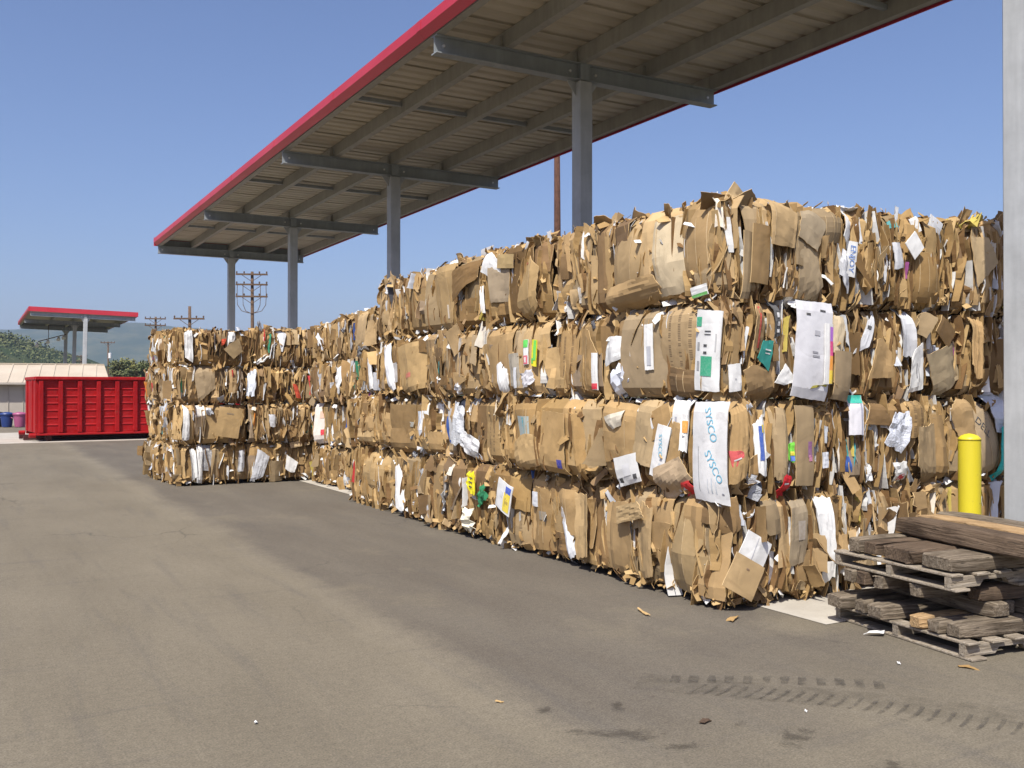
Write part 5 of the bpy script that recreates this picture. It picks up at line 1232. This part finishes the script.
def hero(face, s, z, w, h, roll, kind, mt, colr, yaw, out, decor, far_plane):
    B = find_bale(face, s, z, far_plane)
    if B is None: return
    u, v, nn = FACES[face]
    a = -s if face == 'L' else s
    P0 = Vector((B['x0'], 0, 0)) if face == 'L' else Vector((0, B['y0'], 0))
    if B['bottom'] and z - h * 0.52 < 0.07 and kind != 'wad': z = 0.07 + h * 0.52
    bl = B['bulge'][face]; n0 = bl(a, z); cr_, sr_ = math.cos(R(roll)), math.sin(R(roll))
    kb = 0.25 if kind == 'flat' else 0.9
    def bend(x, y): return kb * (bl(a + x * cr_ - y * sr_, z + x * sr_ + y * cr_) - n0)
    wp = P0 + u * a + v * z + nn * (n0 + max(0.022, out * 0.8 - 0.008))
    n = 10 if max(w, h) > 0.3 else 7
    if kind in ('crumple', 'wad'): n = 6
    mb, zf = make_sheet(hg, kind, w, h, n=n, crisp=True)
    mb.v = [(x, y, zz + bend(x, y)) for (x, y, zz) in mb.v]
    zf0 = zf; zf = lambda x, y: zf0(x, y) + bend(x * w, y * h)
    me = mb.mesh('sheet_' + kind, [mt, M_EDGE if mt in (M_CARD, M_PRINT) else mt], sharp=8)
    if mt is M_CARD and kind in ('bowed', 'panel') and w > 0.25:      # thin pale lines laid along the upright creases
        decor = list(decor) + [('P', d, hg.uniform(-0.05, 0.05), 0.007 / w, hg.uniform(0.5, 0.85), (0.47, 0.335, 0.17)) for d in mb.creases]
    rot = face_rot(face, 0, R(yaw) * 0.5, R(roll))
    o = add_part(B, NAMES[mt.name], me, wp, rot, (1, 1, 1), tint(colr, hg, 0.04))
    B['heroes'][face].append((a, z, w * 0.9, h * 0.9))
    for d in decor:
        if d[0] == 'P':
            _, fx, fy, fw, fh, ic = d
            q = 5; pv = []; pf = []
            for j in range(q + 1):
                for i in range(q + 1):
                    x = fx + fw * (i / q - 0.5); y = fy + fh * (j / q - 0.5)
                    x = max(-0.495, min(0.495, x)); y = max(-0.495, min(0.495, y))
                    pv.append((x * w, y * h, zf(x, y) + 0.003))
            for j in range(q):
                for i in range(q): k = j * (q + 1) + i; pf.append((k, k + 1, k + q + 2, k + q + 1))
            pm = MB(); pm.add(pv, pf); pmo = pm.mesh('printed_patch', get_ink(ic), smooth=True)
            link('printed_patch', pmo, o)
        else:
            _, txt, fx, fy, size, rt, ic = d
            cu = bpy.data.curves.new('lettering', 'FONT'); cu.body = txt; cu.size = size; cu.align_x = 'CENTER'; cu.align_y = 'CENTER'; cu.resolution_u = 3
            tmp = bpy.data.objects.new('lettering', cu); COL.objects.link(tmp)
            tm = bpy.data.meshes.new_from_object(tmp.evaluated_get(bpy.context.evaluated_depsgraph_get()))
            COL.objects.unlink(tmp); bpy.data.objects.remove(tmp); bpy.data.curves.remove(cu)
            ca, sa = math.cos(R(rt)), math.sin(R(rt))
            for vt in tm.vertices:
                x = fx * w + vt.co.x * ca - vt.co.y * sa; y = fy * h + vt.co.x * sa + vt.co.y * ca
                vt.co = (x, y, zf(x / w, y / h) + 0.004)
            tm.materials.clear(); tm.materials.append(get_ink(ic)); link('lettering', tm, o)
far_on = False
for rec in H:
    if rec[0] == 'R' and rec[1] == 3.35: far_on = True
    hero(*rec, far_on)
cg = random.Random(99)
for i, B in enumerate(BALES):
    B['root'].rotation_euler = (0, 0, R(cg.uniform(-1.3, 1.3)))
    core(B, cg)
    for j, f in enumerate(B['faces']): dress(B, f, 1000 + i * 7 + j)

# ------------------------------------------------------------------ tyre track and litter on the yard
m, t, b = mat('tyre_print_dust', 0.95, 0.1); p = pos(t)
t.links.new(mixc(t, ramp(t, noise(t, p, 30, 3), 0.3, 0.7), (0.075, 0.066, 0.056), (0.10, 0.09, 0.075)), b.inputs['Base Color'])
al = math_(t, 'MULTIPLY', ramp(t, noise(t, p, 16, 4, 0.7), 0.34, 0.70), 0.66)
t.links.new(al, b.inputs['Alpha']); M_TYRE = m
m, t, b = mat('tyre_band_dust', 0.95, 0.1); p = pos(t); b.inputs['Base Color'].default_value = (0.09, 0.08, 0.064, 1)
t.links.new(ramp(t, noise(t, p, 7, 5, 0.7), 0.40, 0.75, 0.0, 0.30), b.inputs['Alpha']); M_BAND = m
def band(pts, w):
    mb = MB(); L_ = []
    for i, (x, y) in enumerate(pts):
        a_ = Vector((*pts[max(i - 1, 0)], 0)); c_ = Vector((*pts[min(i + 1, len(pts) - 1)], 0)); d = (c_ - a_).normalized(); n_ = Vector((-d.y, d.x, 0))
        L_ += [Vector((x, y, 0.004)) + n_ * w / 2, Vector((x, y, 0.004)) - n_ * w / 2]
    mb.add(L_, [(2 * i, 2 * i + 1, 2 * i + 3, 2 * i + 2) for i in range(len(pts) - 1)])
    tag(mb.build('tyre_track', M_BAND), 'faint dark band of a tyre track across the asphalt', None, None, 'structure')
band([(3.2, 4.24), (3.42, 4.0), (3.7, 3.72), (4.1, 3.3), (4.5, 2.8), (4.8, 2.3)], 0.30)
def track(p0, p1, kind, n, w, l, seed):
    g = random.Random(seed); p0 = Vector((*p0, 0)); p1 = Vector((*p1, 0)); mb = MB()
    d = (p1 - p0); s = Vector((-d.y, d.x, 0)).normalized(); dl = d.normalized()
    for i in range(n):
        c = p0 + d * (i / (n - 1)) + s * (0.06 * math.sin(i * 0.2)) + Vector((0, 0, 0.008)); j = lambda: g.uniform(-0.008, 0.008)
        if kind == 'block':
            mb.add([c + dl * (l * sx_ + j()) + s * (w * sy_ + j()) for sx_, sy_ in ((-.5, -.5), (.2, -.5), (.5, .5), (-.3, .5))], [(0, 1, 2, 3)])
        else:
            a = [c + dl * (l * (k / 4) * 1.6) + s * (w * (k / 4 - 0.5)) + dl * (-l * 0.5 * (k / 4) ** 2) for k in range(5)]; q = [x + dl * (l * 0.45) + s * 0.012 for x in a]
            mb.add(a + q, [(k, k + 1, 6 + k, 5 + k) for k in range(4)])
    tag(mb.build('tyre_track', M_TYRE), 'dark chevron tyre print crossing the dusty asphalt', None, None, 'structure')
track((3.40, 4.16), (4.26, 3.50), 'block', 12, 0.13, 0.062, 1)
track((3.36, 4.0), (4.50, 2.60), 'chevron', 26, 0.20, 0.055, 2)

m, t, b = mat('oily_stain', 0.7, 0.3); p = pos(t)
b.inputs['Base Color'].default_value = (0.045, 0.038, 0.030, 1); tc = N(t, 'ShaderNodeTexCoord').outputs['Object']
gr = N(t, 'ShaderNodeTexGradient', gradient_type='SPHERICAL'); t.links.new(tc, gr.inputs[0])
edge_ = math_(t, 'ADD', gr.outputs['Fac'], math_(t, 'MULTIPLY', math_(t, 'SUBTRACT', noise(t, p, 11, 5, 0.7), 0.5), 2.2))
t.links.new(ramp(t, edge_, 0.60, 0.95, 0.0, 0.36), b.inputs['Alpha']); M_OIL = m
for i, (x, y, rx, ry, rz, lab) in enumerate(((2.50, 4.08, 0.10, 0.07, 0.3, 'small round oil stain on the sandy asphalt'), (2.62, 3.62, 0.34, 0.13, -0.6, 'ragged dark oil smear on the asphalt'),
        (2.78, 3.36, 0.22, 0.07, -0.5, 'streaky black oil mark on the asphalt'), (3.20, 3.44, 0.10, 0.05, 0.6, 'small dark drip stain'), (3.38, 2.72, 0.20, 0.12, 0.2, 'brown damp stain near the camera'),
        (3.32, 3.2, 0.22, 0.1, 0.5, 'faint scattered drip stains'), (2.85, 3.95, 0.14, 0.06, 0.9, 'faint brown drip stain'))):
    mb = MB(); n = 20; mb.add([(math.cos(k * 6.2832 / n), math.sin(k * 6.2832 / n), 0) for k in range(n)], [tuple(range(n))])
    o = mb.build('oil_stain', M_OIL, None, (x, y, 0.004 + 0.001 * (i % 2)), (0, 0, rz)); o.scale = (rx * 1.5, ry * 1.5, 1); tag(o, lab, None, None, 'structure')

lg = random.Random(4)
def litter(label, x, y, w, h, colr, mt, kind='torn', z=0.012):
    mb, _f = make_sheet(lg, kind, w, h, n=6, crisp=True, thick=0.004)
    o = mb.build('paper_scrap' if mt is M_PAPER else 'cardboard_scrap', [mt, mt], None, (x, y, z), (R(lg.gauss(0, 4)), R(lg.gauss(0, 4)), lg.uniform(0, 6)), sharp=20, color=colr)
    tag(o, label, 'scrap', 'litter on the asphalt')
litter('thin curled brown sliver on the asphalt in front of the bottom corner bale', 4.20, 5.50, 0.16, 0.035, K2, M_CARD)
litter('small torn brown scrap on the ground below the corner of the tall stack', 4.62, 5.05, 0.12, 0.07, K0, M_CARD)
litter('small white paper scrap on the edge of the lower pallet', 5.14, 4.25, 0.12, 0.05, WH, M_PAPER, z=0.03)
litter('tiny white paper scrap beside the tyre print', 3.62, 3.42, 0.02, 0.015, WH, M_PAPER)
litter('tiny pale chip on the dark asphalt near the pallet', 4.72, 3.75, 0.022, 0.015, WH, M_PAPER)
litter('pale sliver of board on the sandy asphalt nearest the camera', 2.36, 4.3, 0.05, 0.012, K2, M_CARD)
litter('brown torn flap on the asphalt by the lower pallet front corner', 5.00, 3.50, 0.09, 0.05, K1, M_CARD)
litter('tiny white chip alone in the middle of the open asphalt', 1.2, 4.6, 0.022, 0.014, WH, M_PAPER)
litter('dark crumb of board on the oily patch of asphalt', 3.08, 3.55, 0.07, 0.03, (0.09, 0.06, 0.04), M_CARD)

# ------------------------------------------------------------------ air
HAZE = 0.00021
hm = bpy.data.materials.new('haze_air'); hm.use_nodes = True; ht = hm.node_tree; ht.nodes.clear()
ho = ht.nodes.new('ShaderNodeOutputMaterial'); hv = ht.nodes.new('ShaderNodeVolumePrincipled')
hv.inputs['Color'].default_value = (0.56, 0.72, 1.0, 1); hv.inputs['Density'].default_value = HAZE; hv.inputs['Anisotropy'].default_value = 0.0
ht.links.new(hv.outputs[0], ho.inputs['Volume'])
mb = MB(); mb.box(-4200, 5200, -150, 4300, -4.0, 172.0); hz = mb.build('haze', hm); tag(hz, 'thin blue haze over the far hills', None, None, 'stuff')
